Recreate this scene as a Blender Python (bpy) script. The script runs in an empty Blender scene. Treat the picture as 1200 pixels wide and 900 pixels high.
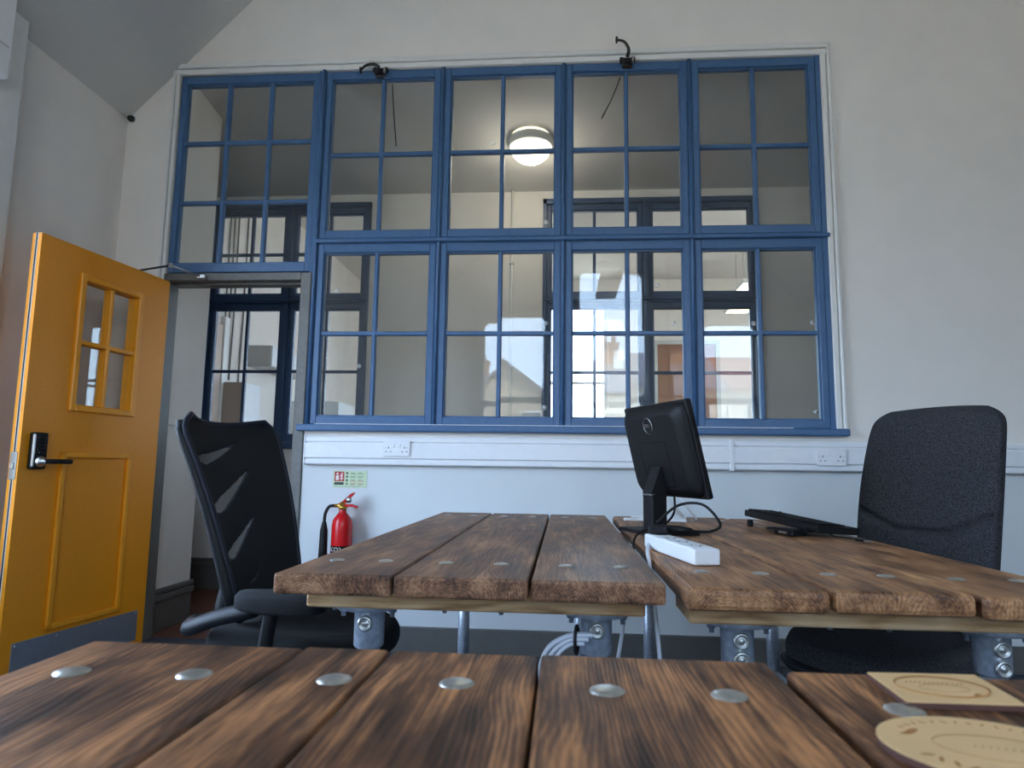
import bpy, bmesh, math, random
from mathutils import Vector, Matrix
random.seed(7)
sc = bpy.context.scene
col = sc.collection
PI = math.pi

# ------------------------------------------------------------------ camera, world, sun, exposure
F = 786.46
CAM = Vector((0.0, -3.6354, 0.975))
RT = Vector((0.99697319, 0.07648246, 0.01396058))
UP = Vector((-0.00435048, -0.12440352, 0.99222217))
FW = Vector((-0.07762434, 0.98927964, 0.12369424))
cd = bpy.data.cameras.new('camera'); cam = bpy.data.objects.new('camera', cd); col.objects.link(cam)
M = Matrix((RT, UP, -FW)).transposed().to_4x4(); M.translation = CAM
cam.matrix_world = M
cd.sensor_width = 36; cd.lens = F / 1200 * 36; cd.clip_start = .02; cd.clip_end = 300
cd.dof.use_dof = True; cd.dof.focus_distance = 2.5; cd.dof.aperture_fstop = 7
sc.camera = cam
sc.view_settings.view_transform = 'Standard'; sc.view_settings.look = 'None'
sc.view_settings.gamma = 1; sc.view_settings.use_curve_mapping = False
sc.view_settings.exposure = 1.84
sc.cycles.max_bounces = 10; sc.cycles.diffuse_bounces = 6; sc.cycles.glossy_bounces = 4
sc.cycles.transparent_max_bounces = 32; sc.cycles.caustics_reflective = False
sc.cycles.caustics_refractive = False; sc.cycles.sample_clamp_indirect = 6

SKY = 4.5
w = bpy.data.worlds.new('sky'); sc.world = w; w.use_nodes = True
nt = w.node_tree; bg = nt.nodes['Background']; bg.inputs[1].default_value = SKY
tc = nt.nodes.new('ShaderNodeTexCoord'); sx = nt.nodes.new('ShaderNodeSeparateXYZ')
cr = nt.nodes.new('ShaderNodeValToRGB')
nt.links.new(tc.outputs['Generated'], sx.inputs[0]); nt.links.new(sx.outputs[2], cr.inputs[0]); nt.links.new(cr.outputs[0], bg.inputs[0])
cr.color_ramp.elements[0].position = 0.0; cr.color_ramp.elements[0].color = (.58, .75, 1, 1)
cr.color_ramp.elements[1].position = .7; cr.color_ramp.elements[1].color = (.45, .64, 1, 1)

sd = bpy.data.lights.new('sun', 'SUN'); sd.energy = 7; sd.angle = .01; sd.color = (1, .93, .82)
so = bpy.data.objects.new('sun', sd); col.objects.link(so)
so.rotation_euler = Vector((-.75, -.5, -.8)).to_track_quat('-Z', 'Y').to_euler()

def portal(loc, sx_, sy_, rot):
    l = bpy.data.lights.new('window_portal', 'AREA'); l.shape = 'RECTANGLE'; l.size = sx_; l.size_y = sy_
    l.cycles.is_portal = True
    o = bpy.data.objects.new('window_portal', l); col.objects.link(o); o.location = loc; o.rotation_euler = rot
    return o

# ------------------------------------------------------------------ pixel helpers (1200x900)
def ray(px, py): return RT * ((px - 600) / F) - UP * ((py - 450) / F) + FW
def on_y(px, py, y): d = ray(px, py); return CAM + d * ((y - CAM.y) / d.y)
def on_z(px, py, z): d = ray(px, py); return CAM + d * ((z - CAM.z) / d.z)

# ------------------------------------------------------------------ materials
def s2l(c): return tuple(((v / 255) / 12.92 if v <= 10 else ((v / 255 + .055) / 1.055) ** 2.4) for v in c) + (1,)
class NT:
    def __init__(s, name):
        s.m = bpy.data.materials.new(name); s.m.use_nodes = True; s.t = s.m.node_tree
        s.b = s.t.nodes['Principled BSDF']
    def n(s, typ, **kw):
        o = s.t.nodes.new('ShaderNode' + typ)
        for k, v in kw.items(): setattr(o, k, v)
        return o
    def l(s, a, b): s.t.links.new(a, b)
    def math(s, op, a, b=None):
        o = s.n('Math', operation=op)
        for i, v in enumerate((a, b)):
            if v is None: continue
            if isinstance(v, (int, float)): o.inputs[i].default_value = v
            else: s.l(v, o.inputs[i])
        return o.outputs[0]
    def coord(s, scale, rnd=False):
        t = s.n('TexCoord'); v = t.outputs['Object']
        if rnd:
            oi = s.n('ObjectInfo'); k = s.n('VectorMath', operation='ADD')
            mu = s.math('MULTIPLY', oi.outputs['Random'], 37.0)
            cb = s.n('CombineXYZ')
            for i in range(3): s.l(mu, cb.inputs[i])
            s.l(v, k.inputs[0]); s.l(cb.outputs[0], k.inputs[1]); v = k.outputs[0]
        mp = s.n('Mapping'); mp.inputs['Scale'].default_value = scale; s.l(v, mp.inputs[0]); return mp.outputs[0]
    def noise(s, vec, sc_, det=3, rough=.5):
        o = s.n('TexNoise'); o.inputs['Scale'].default_value = sc_; o.inputs['Detail'].default_value = det
        o.inputs['Roughness'].default_value = rough; s.l(vec, o.inputs['Vector']); return o.outputs['Fac']
    def ramp(s, fac, stops):
        o = s.n('ValToRGB'); e = o.color_ramp.elements
        while len(e) < len(stops): e.new(.5)
        for el, (p, c) in zip(e, stops): el.position = p; el.color = c
        s.l(fac, o.inputs[0]); return o.outputs[0]
    def bump(s, h, strength, dist=.01):
        o = s.n('Bump'); o.inputs['Strength'].default_value = strength; o.inputs['Distance'].default_value = dist
        s.l(h, o.inputs['Height']); s.l(o.outputs[0], s.b.inputs['Normal'])

def mat(name, rgb, rough=.5, metal=0, var=.06, nscale=20, bump=0, spec=.5, emit=None, rnd=False):
    k = NT(name); c = s2l(rgb)
    v = k.coord((1, 1, 1), rnd); f = k.noise(v, nscale, 4)
    lo = tuple(x * (1 - var) for x in c[:3]) + (1,); hi = tuple(min(1, x * (1 + var)) for x in c[:3]) + (1,)
    k.l(k.ramp(f, [(.3, lo), (.7, hi)]), k.b.inputs['Base Color'])
    k.b.inputs['Roughness'].default_value = rough; k.b.inputs['Metallic'].default_value = metal
    k.b.inputs['Specular IOR Level'].default_value = spec
    if bump: k.bump(f, bump, .005)
    if emit:
        k.b.inputs['Emission Color'].default_value = s2l(emit[0]); k.b.inputs['Emission Strength'].default_value = emit[1]
    return k.m

def wood(name, dark, mid, light, rough=.42, ring=.011, blot=.55, coat=.0, rw=.12, wb=.22):
    k = NT(name); t = k.n('TexCoord'); oi = k.n('ObjectInfo')
    rnd = oi.outputs['Random']
    r2 = k.math('FRACT', k.math('MULTIPLY', rnd, 7.31))
    v1 = k.coord((3.5, .9, 3.5), True); n1 = k.noise(v1, 1.6, 2)
    v2 = k.coord((14, 2.2, 14), True); n2 = k.noise(v2, 1.5, 3)
    sp = k.n('SeparateXYZ'); k.l(t.outputs['Object'], sp.inputs[0])
    wob = k.math('MULTIPLY', k.math('SUBTRACT', n1, .5), wb)
    wob2 = k.math('MULTIPLY', k.math('SUBTRACT', n2, .5), .03)
    x = k.math('ADD', k.math('ADD', sp.outputs[0], k.math('MULTIPLY', k.math('SUBTRACT', rnd, .5), .16)), wob)
    z = k.math('ADD', k.math('ADD', sp.outputs[2], k.math('ADD', k.math('MULTIPLY', r2, .05), .03)), wob2)
    r = k.math('SQRT', k.math('ADD', k.math('MULTIPLY', x, x), k.math('MULTIPLY', z, z)))
    sn = k.math('ADD', k.math('MULTIPLY', k.math('SINE', k.math('MULTIPLY', r, 2 * PI / ring)), .5), .5)
    n5 = k.noise(k.coord((9, 1.1, 9), True), 1.3, 2); sn = k.math('MULTIPLY', sn, k.math('MULTIPLY', n5, 2.0))
    v3 = k.coord((160, 5, 160), True); n3 = k.noise(v3, 1.0, 4, .65)
    v4 = k.coord((15, 3.2, 15), True); n4 = k.noise(v4, 1.3, 5, .62)
    fac = k.math('ADD', k.math('MULTIPLY', sn, rw), k.math('ADD', k.math('MULTIPLY', n3, .40), k.math('MULTIPLY', n4, blot)))
    tot = (rw / 2 + .20 + blot / 2)
    k.l(k.ramp(fac, [(tot - .14, s2l(dark)), (tot, s2l(mid)), (tot + .15, s2l(light))]), k.b.inputs['Base Color'])
    k.b.inputs['Roughness'].default_value = rough
    rr = k.n('MapRange'); k.l(n4, rr.inputs[0]); rr.inputs[3].default_value = rough - .1; rr.inputs[4].default_value = rough + .12
    k.l(rr.outputs[0], k.b.inputs['Roughness'])
    k.bump(k.math('ADD', k.math('MULTIPLY', sn, .5), n3), .25, .0025)
    k.b.inputs['Coat Weight'].default_value = coat; k.b.inputs['Specular IOR Level'].default_value = .26
    return k.m

def glass(name, tint=(1, 1, 1), refl=.04, haze=0.0):
    k = NT(name); k.t.nodes.remove(k.b)
    tr = k.n('BsdfTransparent'); tr.inputs[0].default_value = tint + (1,)
    gl = k.n('BsdfGlossy'); gl.inputs['Roughness'].default_value = 0.0
    v = k.coord((1, 1, 1), True); bm_ = k.n('Bump'); bm_.inputs['Strength'].default_value = .003; bm_.inputs['Distance'].default_value = .01
    k.l(k.noise(v, 3, 1), bm_.inputs['Height']); k.l(bm_.outputs[0], gl.inputs['Normal'])
    lw = k.n('LayerWeight'); lw.inputs[0].default_value = .5
    p = k.math('ADD', k.math('MULTIPLY', k.math('POWER', lw.outputs['Facing'], 5), 1 - refl), refl)
    mx = k.n('MixShader'); k.l(p, mx.inputs[0]); k.l(tr.outputs[0], mx.inputs[1]); k.l(gl.outputs[0], mx.inputs[2])
    out = mx.outputs[0]
    if haze:
        df = k.n('BsdfDiffuse'); df.inputs[0].default_value = (.6, .62, .6, 1)
        m2 = k.n('MixShader'); m2.inputs[0].default_value = haze
        k.l(out, m2.inputs[1]); k.l(df.outputs[0], m2.inputs[2]); out = m2.outputs[0]
    k.l(out, k.t.nodes['Material Output'].inputs[0])
    return k.m

MT = dict(
    wall=mat('plaster_white', (232, 227, 220), .85, var=.025, nscale=5, bump=.05),
    dado=mat('dado_cool_light_tint', (212, 216, 216), .7, var=.02, nscale=5, bump=.04),  # slight cool tint puts the bluish daylight on the lower wall into its colour
    wallgrey=mat('unseen_wall_bounce_grey', (140, 138, 134), .85, var=.03, nscale=5),  # grey invented for the unseen right wall, to hold down bounced light
    ceil=mat('plaster_ceiling', (214, 213, 208), .9, var=.03, nscale=3),
    trimw=mat('gloss_white_paint', (226, 226, 222), .4, var=.02),
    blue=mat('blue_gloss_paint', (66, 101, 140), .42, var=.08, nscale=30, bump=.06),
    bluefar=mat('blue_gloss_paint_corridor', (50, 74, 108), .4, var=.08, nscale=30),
    orange=mat('orange_door_paint', (236, 150, 14), .45, var=.03, nscale=60, bump=.03),
    orangehi=mat('orange_moulding_paint', (244, 160, 26), .42, var=.03),
    grey=mat('grey_frame_paint', (104, 104, 100), .5, var=.12, nscale=40),
    skirt=mat('charcoal_skirting_paint', (96, 94, 90), .45, var=.06),
    kick=mat('brushed_steel', (150, 156, 164), .42, metal=.6, var=.05, nscale=80),
    steel=mat('satin_steel', (190, 190, 186), .3, metal=1),
    galv=mat('galvanised_steel', (190, 198, 208), .36, metal=.6, var=.16, nscale=90, bump=.15),
    bolt=mat('zinc_bolt', (205, 205, 198), .34, metal=.9, var=.1, nscale=120),
    black=mat('black_plastic', (15, 15, 17), .55, var=.1, spec=.3),
    blackg=mat('black_gloss_plastic', (12, 12, 14), .18, var=.05),
    blackm=mat('black_iron', (26, 22, 20), .5, var=.3, nscale=60),
    navy=mat('dark_navy_rim', (30, 33, 44), .55, var=.1, spec=.3),
    blackfab=mat('black_upholstery', (13, 13, 15), .9, var=.3, nscale=400, bump=.3),
    charcoal=mat('charcoal_wool', (58, 58, 61), .95, var=.75, nscale=260, bump=.6, spec=.15),
    seam=mat('seam_thread', (22, 23, 26), .9),
    white=mat('white_plastic', (232, 234, 236), .35, var=.02),
    cable=mat('white_cable', (214, 216, 222), .45, var=.03),
    red=mat('red_enamel', (200, 22, 26), .25, var=.05),
    brass=mat('brass', (214, 170, 80), .28, metal=1),
    green=mat('luminous_sign_green', (198, 214, 176), .5, var=.02),
    signred=mat('sign_red', (178, 28, 34), .5), signdark=mat('sign_dark_green', (28, 48, 42), .5),
    signwhite=mat('sign_white', (235, 225, 215), .5), signink=mat('sign_ink', (90, 120, 92), .6),
    carpet=mat('blue_grey_carpet', (66, 74, 88), .95, var=.3, nscale=250, bump=.4),
    plywood=mat('birch_plywood', (230, 188, 132), .6, var=.06, nscale=14),
    engrave=mat('laser_engraving', (172, 116, 60), .7, var=.1), edge=mat('burnt_ply_edge', (86, 52, 42), .7, var=.15),
    brown=mat('brown_laminate', (140, 92, 62), .5, var=.05), taupe=mat('taupe_laminate', (150, 136, 126), .5, var=.04),
    beige=mat('beige_paint', (205, 188, 176), .6, var=.03), cabw=mat('white_laminate', (226, 230, 232), .4, var=.02),
    cabg=mat('pale_grey_laminate', (190, 192, 190), .5, var=.03),
    lamp=mat('lamp_diffuser', (255, 250, 238), .4, emit=((255, 244, 220), 1.3)),
    render=mat('cream_render', (222, 214, 196), .9, var=.06, nscale=2), stone=mat('rubble_stone', (176, 160, 138), .9, var=.35, nscale=5, bump=.5),
    slate=mat('grey_slate', (122, 118, 122), .7, var=.12, nscale=3), tile=mat('red_roof_tile', (140, 96, 84), .8, var=.12, nscale=3),
    brick=mat('chimney_brick', (160, 116, 84), .9, var=.15, nscale=4), tarmac=mat('paving', (168, 156, 140), .9, var=.1, nscale=2),
    dark=mat('dark_pane', (60, 66, 74), .15, var=.1), exitg=mat('exit_sign_green', (20, 140, 80), .5),
)
WOODS = dict(
    near=wood('stained_scaffold_board', (48, 30, 20), (110, 73, 48), (190, 131, 84), .5, .0058, .8, rw=.06, wb=.20),
    mid=wood('stained_scaffold_board_grey', (56, 37, 27), (122, 86, 62), (178, 134, 100), .44, .0058, .65, rw=.05, wb=.16),
    right=wood('stained_scaffold_board_warm', (76, 50, 34), (148, 104, 70), (202, 152, 106), .47, .006, .65, rw=.05, wb=.16),
    raw=wood('raw_pine', (160, 120, 82), (222, 182, 132), (240, 208, 162), .6, .016, .5),
    floorw=wood('red_brown_floor_board', (62, 38, 30), (104, 66, 52), (132, 90, 72), .45, .02, .4),
)
MT.update(WOODS)
GL = glass('window_glass', (.97, .985, .975), .039, .012)
GLF = glass('corridor_glass', (.97, .985, .975), .04, .01)
# see-through mesh cloth
k = NT('open_mesh_cloth'); trn = k.n('BsdfTransparent'); mxs = k.n('MixShader'); mxs.inputs[0].default_value = .62
k.b.inputs['Base Color'].default_value = s2l((66, 66, 70)); k.b.inputs['Roughness'].default_value = .8
k.l(trn.outputs[0], mxs.inputs[1]); k.l(k.b.outputs[0], mxs.inputs[2]); k.l(mxs.outputs[0], k.t.nodes['Material Output'].inputs[0])
MT['meshopen'] = k.m
k = NT('etched_glass'); trn = k.n('BsdfTransparent'); mxs = k.n('MixShader'); mxs.inputs[0].default_value = .4
k.b.inputs['Base Color'].default_value = (.85, .88, .88, 1); k.b.inputs['Roughness'].default_value = .7
k.l(trn.outputs[0], mxs.inputs[1]); k.l(k.b.outputs[0], mxs.inputs[2]); k.l(mxs.outputs[0], k.t.nodes['Material Output'].inputs[0])
MT['etch'] = k.m
def gm(m): return MT[m] if isinstance(m, str) else m

# ------------------------------------------------------------------ mesh helpers
class B:
    """collects shapes into one mesh"""
    def __init__(s): s.bm = bmesh.new()
    def box(s, x0, x1, y0, y1, z0, z1, bev=0, seg=1, T=None):
        r = bmesh.ops.create_cube(s.bm, size=1)
        vs = r['verts']
        for v in vs: v.co = Vector(((x0 + x1) / 2 + v.co.x * (x1 - x0), (y0 + y1) / 2 + v.co.y * (y1 - y0), (z0 + z1) / 2 + v.co.z * (z1 - z0)))
        if bev:
            es = list({e for v in vs for e in v.link_edges})
            rb = bmesh.ops.bevel(s.bm, geom=es, offset=bev, segments=seg, profile=.5, affect='EDGES')
            vs = list({v for f in rb['faces'] for v in f.verts} | {v for v in vs if v.is_valid})
        if T is not None: bmesh.ops.transform(s.bm, matrix=T, verts=[v for v in vs if v.is_valid])
        return s
    def cyl(s, a, b, r0, r1=None, n=16, cap=True):
        a, b = Vector(a), Vector(b); r1 = r0 if r1 is None else r1
        q = (b - a).to_track_quat('Z', 'Y').to_matrix()
        A = [s.bm.verts.new(a + q @ Vector((math.cos(2 * PI * i / n) * r0, math.sin(2 * PI * i / n) * r0, 0))) for i in range(n)]
        Bv = [s.bm.verts.new(b + q @ Vector((math.cos(2 * PI * i / n) * r1, math.sin(2 * PI * i / n) * r1, 0))) for i in range(n)]
        for i in range(n):
            j = (i + 1) % n; s.bm.faces.new((A[i], A[j], Bv[j], Bv[i])).smooth = True
        if cap: s.bm.faces.new(A[::-1]); s.bm.faces.new(Bv)
        return s
    def lathe(s, prof, o=(0, 0, 0), axis=(0, 0, 1), n=24, sxy=(1, 1)):
        q = Vector(axis).to_track_quat('Z', 'Y').to_matrix(); o = Vector(o); rings = []
        for r, z in prof:
            if r < 1e-6: rings.append([s.bm.verts.new(o + q @ Vector((0, 0, z)))])
            else: rings.append([s.bm.verts.new(o + q @ Vector((math.cos(2 * PI * i / n) * r * sxy[0], math.sin(2 * PI * i / n) * r * sxy[1], z))) for i in range(n)])
        for A, Bv in zip(rings, rings[1:]):
            for i in range(n):
                j = (i + 1) % n
                if len(A) == 1 and len(Bv) == 1: continue
                if len(A) == 1: fc = s.bm.faces.new((A[0], Bv[j], Bv[i]))
                elif len(Bv) == 1: fc = s.bm.faces.new((A[i], A[j], Bv[0]))
                else: fc = s.bm.faces.new((A[i], A[j], Bv[j], Bv[i]))
                fc.smooth = True
        return s
    def tube(s, pts, r, n=8, closed=False, flat=1.0):
        pts = [Vector(p) for p in pts]; N = len(pts); rings = []
        prev = None
        for i, p in enumerate(pts):
            if closed: d = pts[(i + 1) % N] - pts[i - 1]
            else: d = pts[min(i + 1, N - 1)] - pts[max(i - 1, 0)]
            d.normalize()
            if prev is None: u = d.orthogonal().normalized()
            else:
                u = prev - d * prev.dot(d)
                u = u.normalized() if u.length > 1e-6 else d.orthogonal().normalized()
            prev = u; v = d.cross(u)
            rr = r[i] if isinstance(r, (list, tuple)) else r
            rings.append([s.bm.verts.new(p + (u * math.cos(2 * PI * k_ / n) + v * math.sin(2 * PI * k_ / n) * flat) * rr) for k_ in range(n)])
        seq = list(zip(rings, rings[1:])) + ([(rings[-1], rings[0])] if closed else [])
        for A, Bv in seq:
            for i in range(n):
                j = (i + 1) % n; s.bm.faces.new((A[i], A[j], Bv[j], Bv[i])).smooth = True
        if not closed: s.bm.faces.new(rings[0][::-1]); s.bm.faces.new(rings[-1])
        return s
    def prism(s, pts, h, T=None, bev=0):
        """polygon in XY extruded along +Z by h"""
        A = [s.bm.verts.new((x, y, 0)) for x, y in pts]; Bv = [s.bm.verts.new((x, y, h)) for x, y in pts]; n = len(pts)
        fs = [s.bm.faces.new(A[::-1]), s.bm.faces.new(Bv)]
        for i in range(n): fs.append(s.bm.faces.new((A[i], A[(i + 1) % n], Bv[(i + 1) % n], Bv[i])))
        vs = A + Bv
        if bev:
            es = [e for e in fs[1].edges]
            rb = bmesh.ops.bevel(s.bm, geom=es, offset=bev, segments=2, profile=.5, affect='EDGES')
            vs = list({v for v in vs if v.is_valid} | {v for f in rb['faces'] for v in f.verts})
        if T is not None: bmesh.ops.transform(s.bm, matrix=T, verts=vs)
        return s
    def loft(s, rings, smooth=True, cap=True):
        R_ = [[s.bm.verts.new(p) for p in r] for r in rings]
        n = len(R_[0])
        for A, Bv in zip(R_, R_[1:]):
            for i in range(n): s.bm.faces.new((A[i], A[(i + 1) % n], Bv[(i + 1) % n], Bv[i])).smooth = smooth
        if cap: s.bm.faces.new(R_[0][::-1]); s.bm.faces.new(R_[-1])
        return s
    def grid(s, rows, smooth=True):
        R_ = [[s.bm.verts.new(p) for p in r] for r in rows]
        for A, Bv in zip(R_, R_[1:]):
            for i in range(len(A) - 1): s.bm.faces.new((A[i], A[i + 1], Bv[i + 1], Bv[i])).smooth = smooth
        return s
    def mesh(s, name):
        bmesh.ops.recalc_face_normals(s.bm, faces=s.bm.faces)
        me = bpy.data.meshes.new(name); s.bm.to_mesh(me); s.bm.free(); return me
    def obj(s, name, m, parent=None, loc=None, rot=None):
        me = s.mesh(name); me.materials.append(gm(m)); return put(name, me, parent, loc, rot)
def put(name, me, parent=None, loc=None, rot=None):
    o = bpy.data.objects.new(name, me); col.objects.link(o)
    if parent is not None: o.parent = parent
    if loc is not None: o.location = loc
    if rot is not None: o.rotation_euler = rot
    return o
def tag(o, label=None, cat=None, group=None, kind=None):
    if label: o['label'] = label
    if cat: o['category'] = cat
    if group: o['group'] = group
    if kind: o['kind'] = kind
    return o
def thing(name, label, cat, loc=(0, 0, 0), rz=0, group=None):
    o = bpy.data.objects.new(name, None); col.objects.link(o); o.location = loc; o.rotation_euler = (0, 0, rz)
    o.empty_display_size = .1
    return tag(o, label, cat, group)
def struct(name, b, m, label=None):
    o = b.obj(name, m); tag(o, label, None, None, 'structure'); return o
def smoothpath(pts, n=8, closed=False):
    """Catmull-Rom through points"""
    P = [Vector(p) for p in pts]; N = len(P); out = []
    for i in range(N if closed else N - 1):
        if closed: p0, p1, p2, p3 = P[i - 1], P[i], P[(i + 1) % N], P[(i + 2) % N]
        else: p0, p1, p2, p3 = P[max(i - 1, 0)], P[i], P[i + 1], P[min(i + 2, N - 1)]
        for k_ in range(n):
            t = k_ / n
            out.append(.5 * ((2 * p1) + (p2 - p0) * t + (2 * p0 - 5 * p1 + 4 * p2 - p3) * t * t + (3 * p1 - p0 - 3 * p2 + p3) * t ** 3))
    if not closed: out.append(P[-1])
    return out

# ------------------------------------------------------------------ room shell
WT = .12                      # thickness of the glazed wall
XL, XR = -2.635, 4.035        # side walls
YR = -6.64                    # rear (gable) wall
EAVE = 3.03; RIDGE_X = .70; SL = 1.02
RZ = EAVE + (RIDGE_X - XL) * SL
WX0, WX1, WXM = -2.318, 1.420, -1.440   # window run left, right, and the post beside the door
WZ0, WZ1 = 1.198, 3.300
DZ = 2.07                     # door head top
struct('floor', B().box(XL - .2, XR + .2, YR - .2, WT, -.1, 0), 'carpet')
# glazed wall, with its opening left free (pieces meet edge to edge)
def gable_z(x): return EAVE + (x - XL) * SL if x < RIDGE_X else EAVE + (XR - x) * SL
def wallpoly(b, pts, y0, y1):
    b.prism(pts, y1 - y0, T=Matrix.Translation((0, y1, 0)) @ Matrix.Rotation(PI / 2, 4, 'X'))
b = B()
wallpoly(b, [(XL - .2, 0), (-2.338, 0), (-2.338, 2.068), (WX0, 2.068), (WX0, gable_z(WX0)), (XL - .2, gable_z(XL - .2))], 0, WT)
wallpoly(b, [(WX0, WZ1), (WX1, WZ1), (WX1, gable_z(WX1)), (RIDGE_X, RZ), (WX0, gable_z(WX0))], 0, WT)
wallpoly(b, [(WX1, 1.06), (XR + .2, 1.06), (XR + .2, gable_z(XR + .2)), (WX1, gable_z(WX1))], 0, WT)
wallpoly(b, [(WXM, 1.06), (WX1, 1.06), (WX1, WZ0), (WXM, WZ0)], 0, WT)
struct('wall_far', b, 'wall')
struct('wall_dado', B().box(WXM, XR + .2, 0, WT, 0, 1.06), 'dado')
LY0, LY1, LZ0, LZ1 = -3.15, -1.05, .62, 2.60      # window in the left wall, beside the camera
b = B()
for (a, c, e, g) in ((YR, LY0, 0, EAVE + .02), (LY1, 0, 0, EAVE + .02), (LY0, LY1, 0, LZ0), (LY0, LY1, LZ1, EAVE + .02)): b.box(XL - .2, XL, a, c, e, g)
struct('wall_left', b, 'wall')
struct('wall_right', B().box(XR, XR + .2, YR, 0, 0, EAVE + .02), 'wallgrey')
def slab(b, x0, x1, y0, y1):
    z0, z1 = gable_z(x0), gable_z(x1)
    wallpoly(b, [(x0, z0), (x1, z1), (x1, z1 + .25), (x0, z0 + .25)], y0, y1)
struct('ceiling', (lambda b: (slab(b, XL - .2, RIDGE_X, YR - .2, 0), b)[1])(B()), 'ceil')
b = B()
slab(b, RIDGE_X, XR + .2, YR - .2, 0)
struct('ceiling_right', b, 'ceil')
# window surround on the left wall
def on_x(px, py, x): d = ray(px, py); return CAM + d * ((x - CAM.x) / d.x)
BXF = XL + .07; BYE = on_x(25, 110, BXF).y
b = B()
for (a, c, e, g) in ((LY0 - .3, LY0, 0, 3.06), (LY1, BYE, 0, 3.06), (LY0, LY1, 0, LZ0), (LY0, LY1, LZ1, 3.06)): b.box(XL, BXF, a, c, e, g)
struct('wall_breast', b, 'trimw', 'white projecting surround of the side window')
ue = on_x(15, 70, BXF + .08); ub = on_x(8, 92, BXF + .08)
t = thing('blind_box', 'white blind box with rounded glossy lower corner high on the white surround', 'blind box', (BXF, ue.y, ub.z))
B().box(0, .08, -2.2, 0, 0, .52, .018, 3).obj('casing', 'white', t)
B().box(.08, .083, -2.15, -.03, .14, .145).obj('panel_joint', 'cabg', t)
# rear gable wall with three windows, placed where the panes mirror them
def mirror(px, py): v = on_y(px, py, -YR); return v.x, v.z
rear = []
for (pl, pr, pt, bar) in ((565, 640, 370, 470), (680, 757, 315, 470), (824, 889, 373, 468)):
    x0, zt = mirror(pl, pt); x1, _ = mirror(pr, pt); _, zb = mirror((pl + pr) / 2, bar)
    rear.append((x0, x1, .95, zt, zb))
b = B()
xs = [XL - .2] + [v for r in rear for v in r[:2]] + [XR + .2]
for i in range(0, len(xs), 2):
    x0, x1 = xs[i], xs[i + 1]
    pts = [(x0, 0), (x1, 0), (x1, gable_z(x1))]
    if x0 < RIDGE_X < x1: pts.append((RIDGE_X, RZ))
    pts.append((x0, gable_z(x0))); wallpoly(b, pts, YR - .25, YR)
for x0, x1, z0, z1, zb in rear:
    wallpoly(b, [(x0, 0), (x1, 0), (x1, z0), (x0, z0)], YR - .25, YR)
    pts = [(x0, z1), (x1, z1), (x1, gable_z(x1))]
    if x0 < RIDGE_X < x1: pts.append((RIDGE_X, RZ))
    pts.append((x0, gable_z(x0))); wallpoly(b, pts, YR - .25, YR)
struct('wall_rear', b, 'wall')
def rounded(x0, x1, z0, z1, r, n=6):
    pts = []
    for cx, cz, a0 in ((x1 - r, z1 - r, 0), (x0 + r, z1 - r, 90), (x0 + r, z0 + r, 180), (x1 - r, z0 + r, 270)):
        for i in range(n + 1):
            a = math.radians(a0 + 90 * i / n); pts.append((cx + r * math.cos(a), cz + r * math.sin(a)))
    return pts
wn = 0
def ringframe(b, out, inn, y0, y1):
    """frame between two outlines of equal length (x,z), extruded y0..y1"""
    n = len(out); vs = [[b.bm.verts.new((x, y, z)) for x, z in lst] for y in (y0, y1) for lst in (out, inn)]
    for i in range(n):
        j = (i + 1) % n
        for A, Bv in ((vs[0], vs[1]), (vs[2], vs[3]), (vs[0], vs[2]), (vs[1], vs[3])):
            b.bm.faces.new((A[i], A[j], Bv[j], Bv[i]))
rearwins = []
for i, (x0, x1, z0, z1, zb) in enumerate(rear):
    b = B()
    ringframe(b, rounded(x0, x1, zb + .03, z1, .002), rounded(x0 + .035, x1 - .035, zb + .045, z1 - .035, .09), YR - .16, YR - .08)
    ringframe(b, rounded(x0, x1, z0, zb - .03, .002), rounded(x0 + .035, x1 - .035, z0 + .04, zb - .045, .06), YR - .16, YR - .08)
    b.box(x0, x1, YR - .16, YR - .08, zb - .03, zb + .03)
    o = struct('window_%d' % (20 + i), b, 'trimw', ['white rounded-corner gable window mirrored left of the tall one', 'tall white rounded-corner gable window mirrored in the middle panes', 'white rounded-corner gable window mirrored in the end casement'][i])
    for za, zc in ((z0 + .03, zb - .03), (zb + .03, z1 - .03)):
        B().box(x0 + .02, x1 - .02, YR - .125, YR - .120, za, zc).obj('pane', GLF, o)
    c = B(); ringframe(c, rounded(x0 - .12, x1 + .12, z0 - .05, z1 + .12, .002), rounded(x0 + .001, x1 - .001, z0, z1, .001), YR, YR + .02); c.obj('architrave', 'trimw', o)
    portal(((x0 + x1) / 2, YR - .27, (z0 + z1) / 2), x1 - x0, z1 - z0, (PI / 2, 0, 0))

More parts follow.
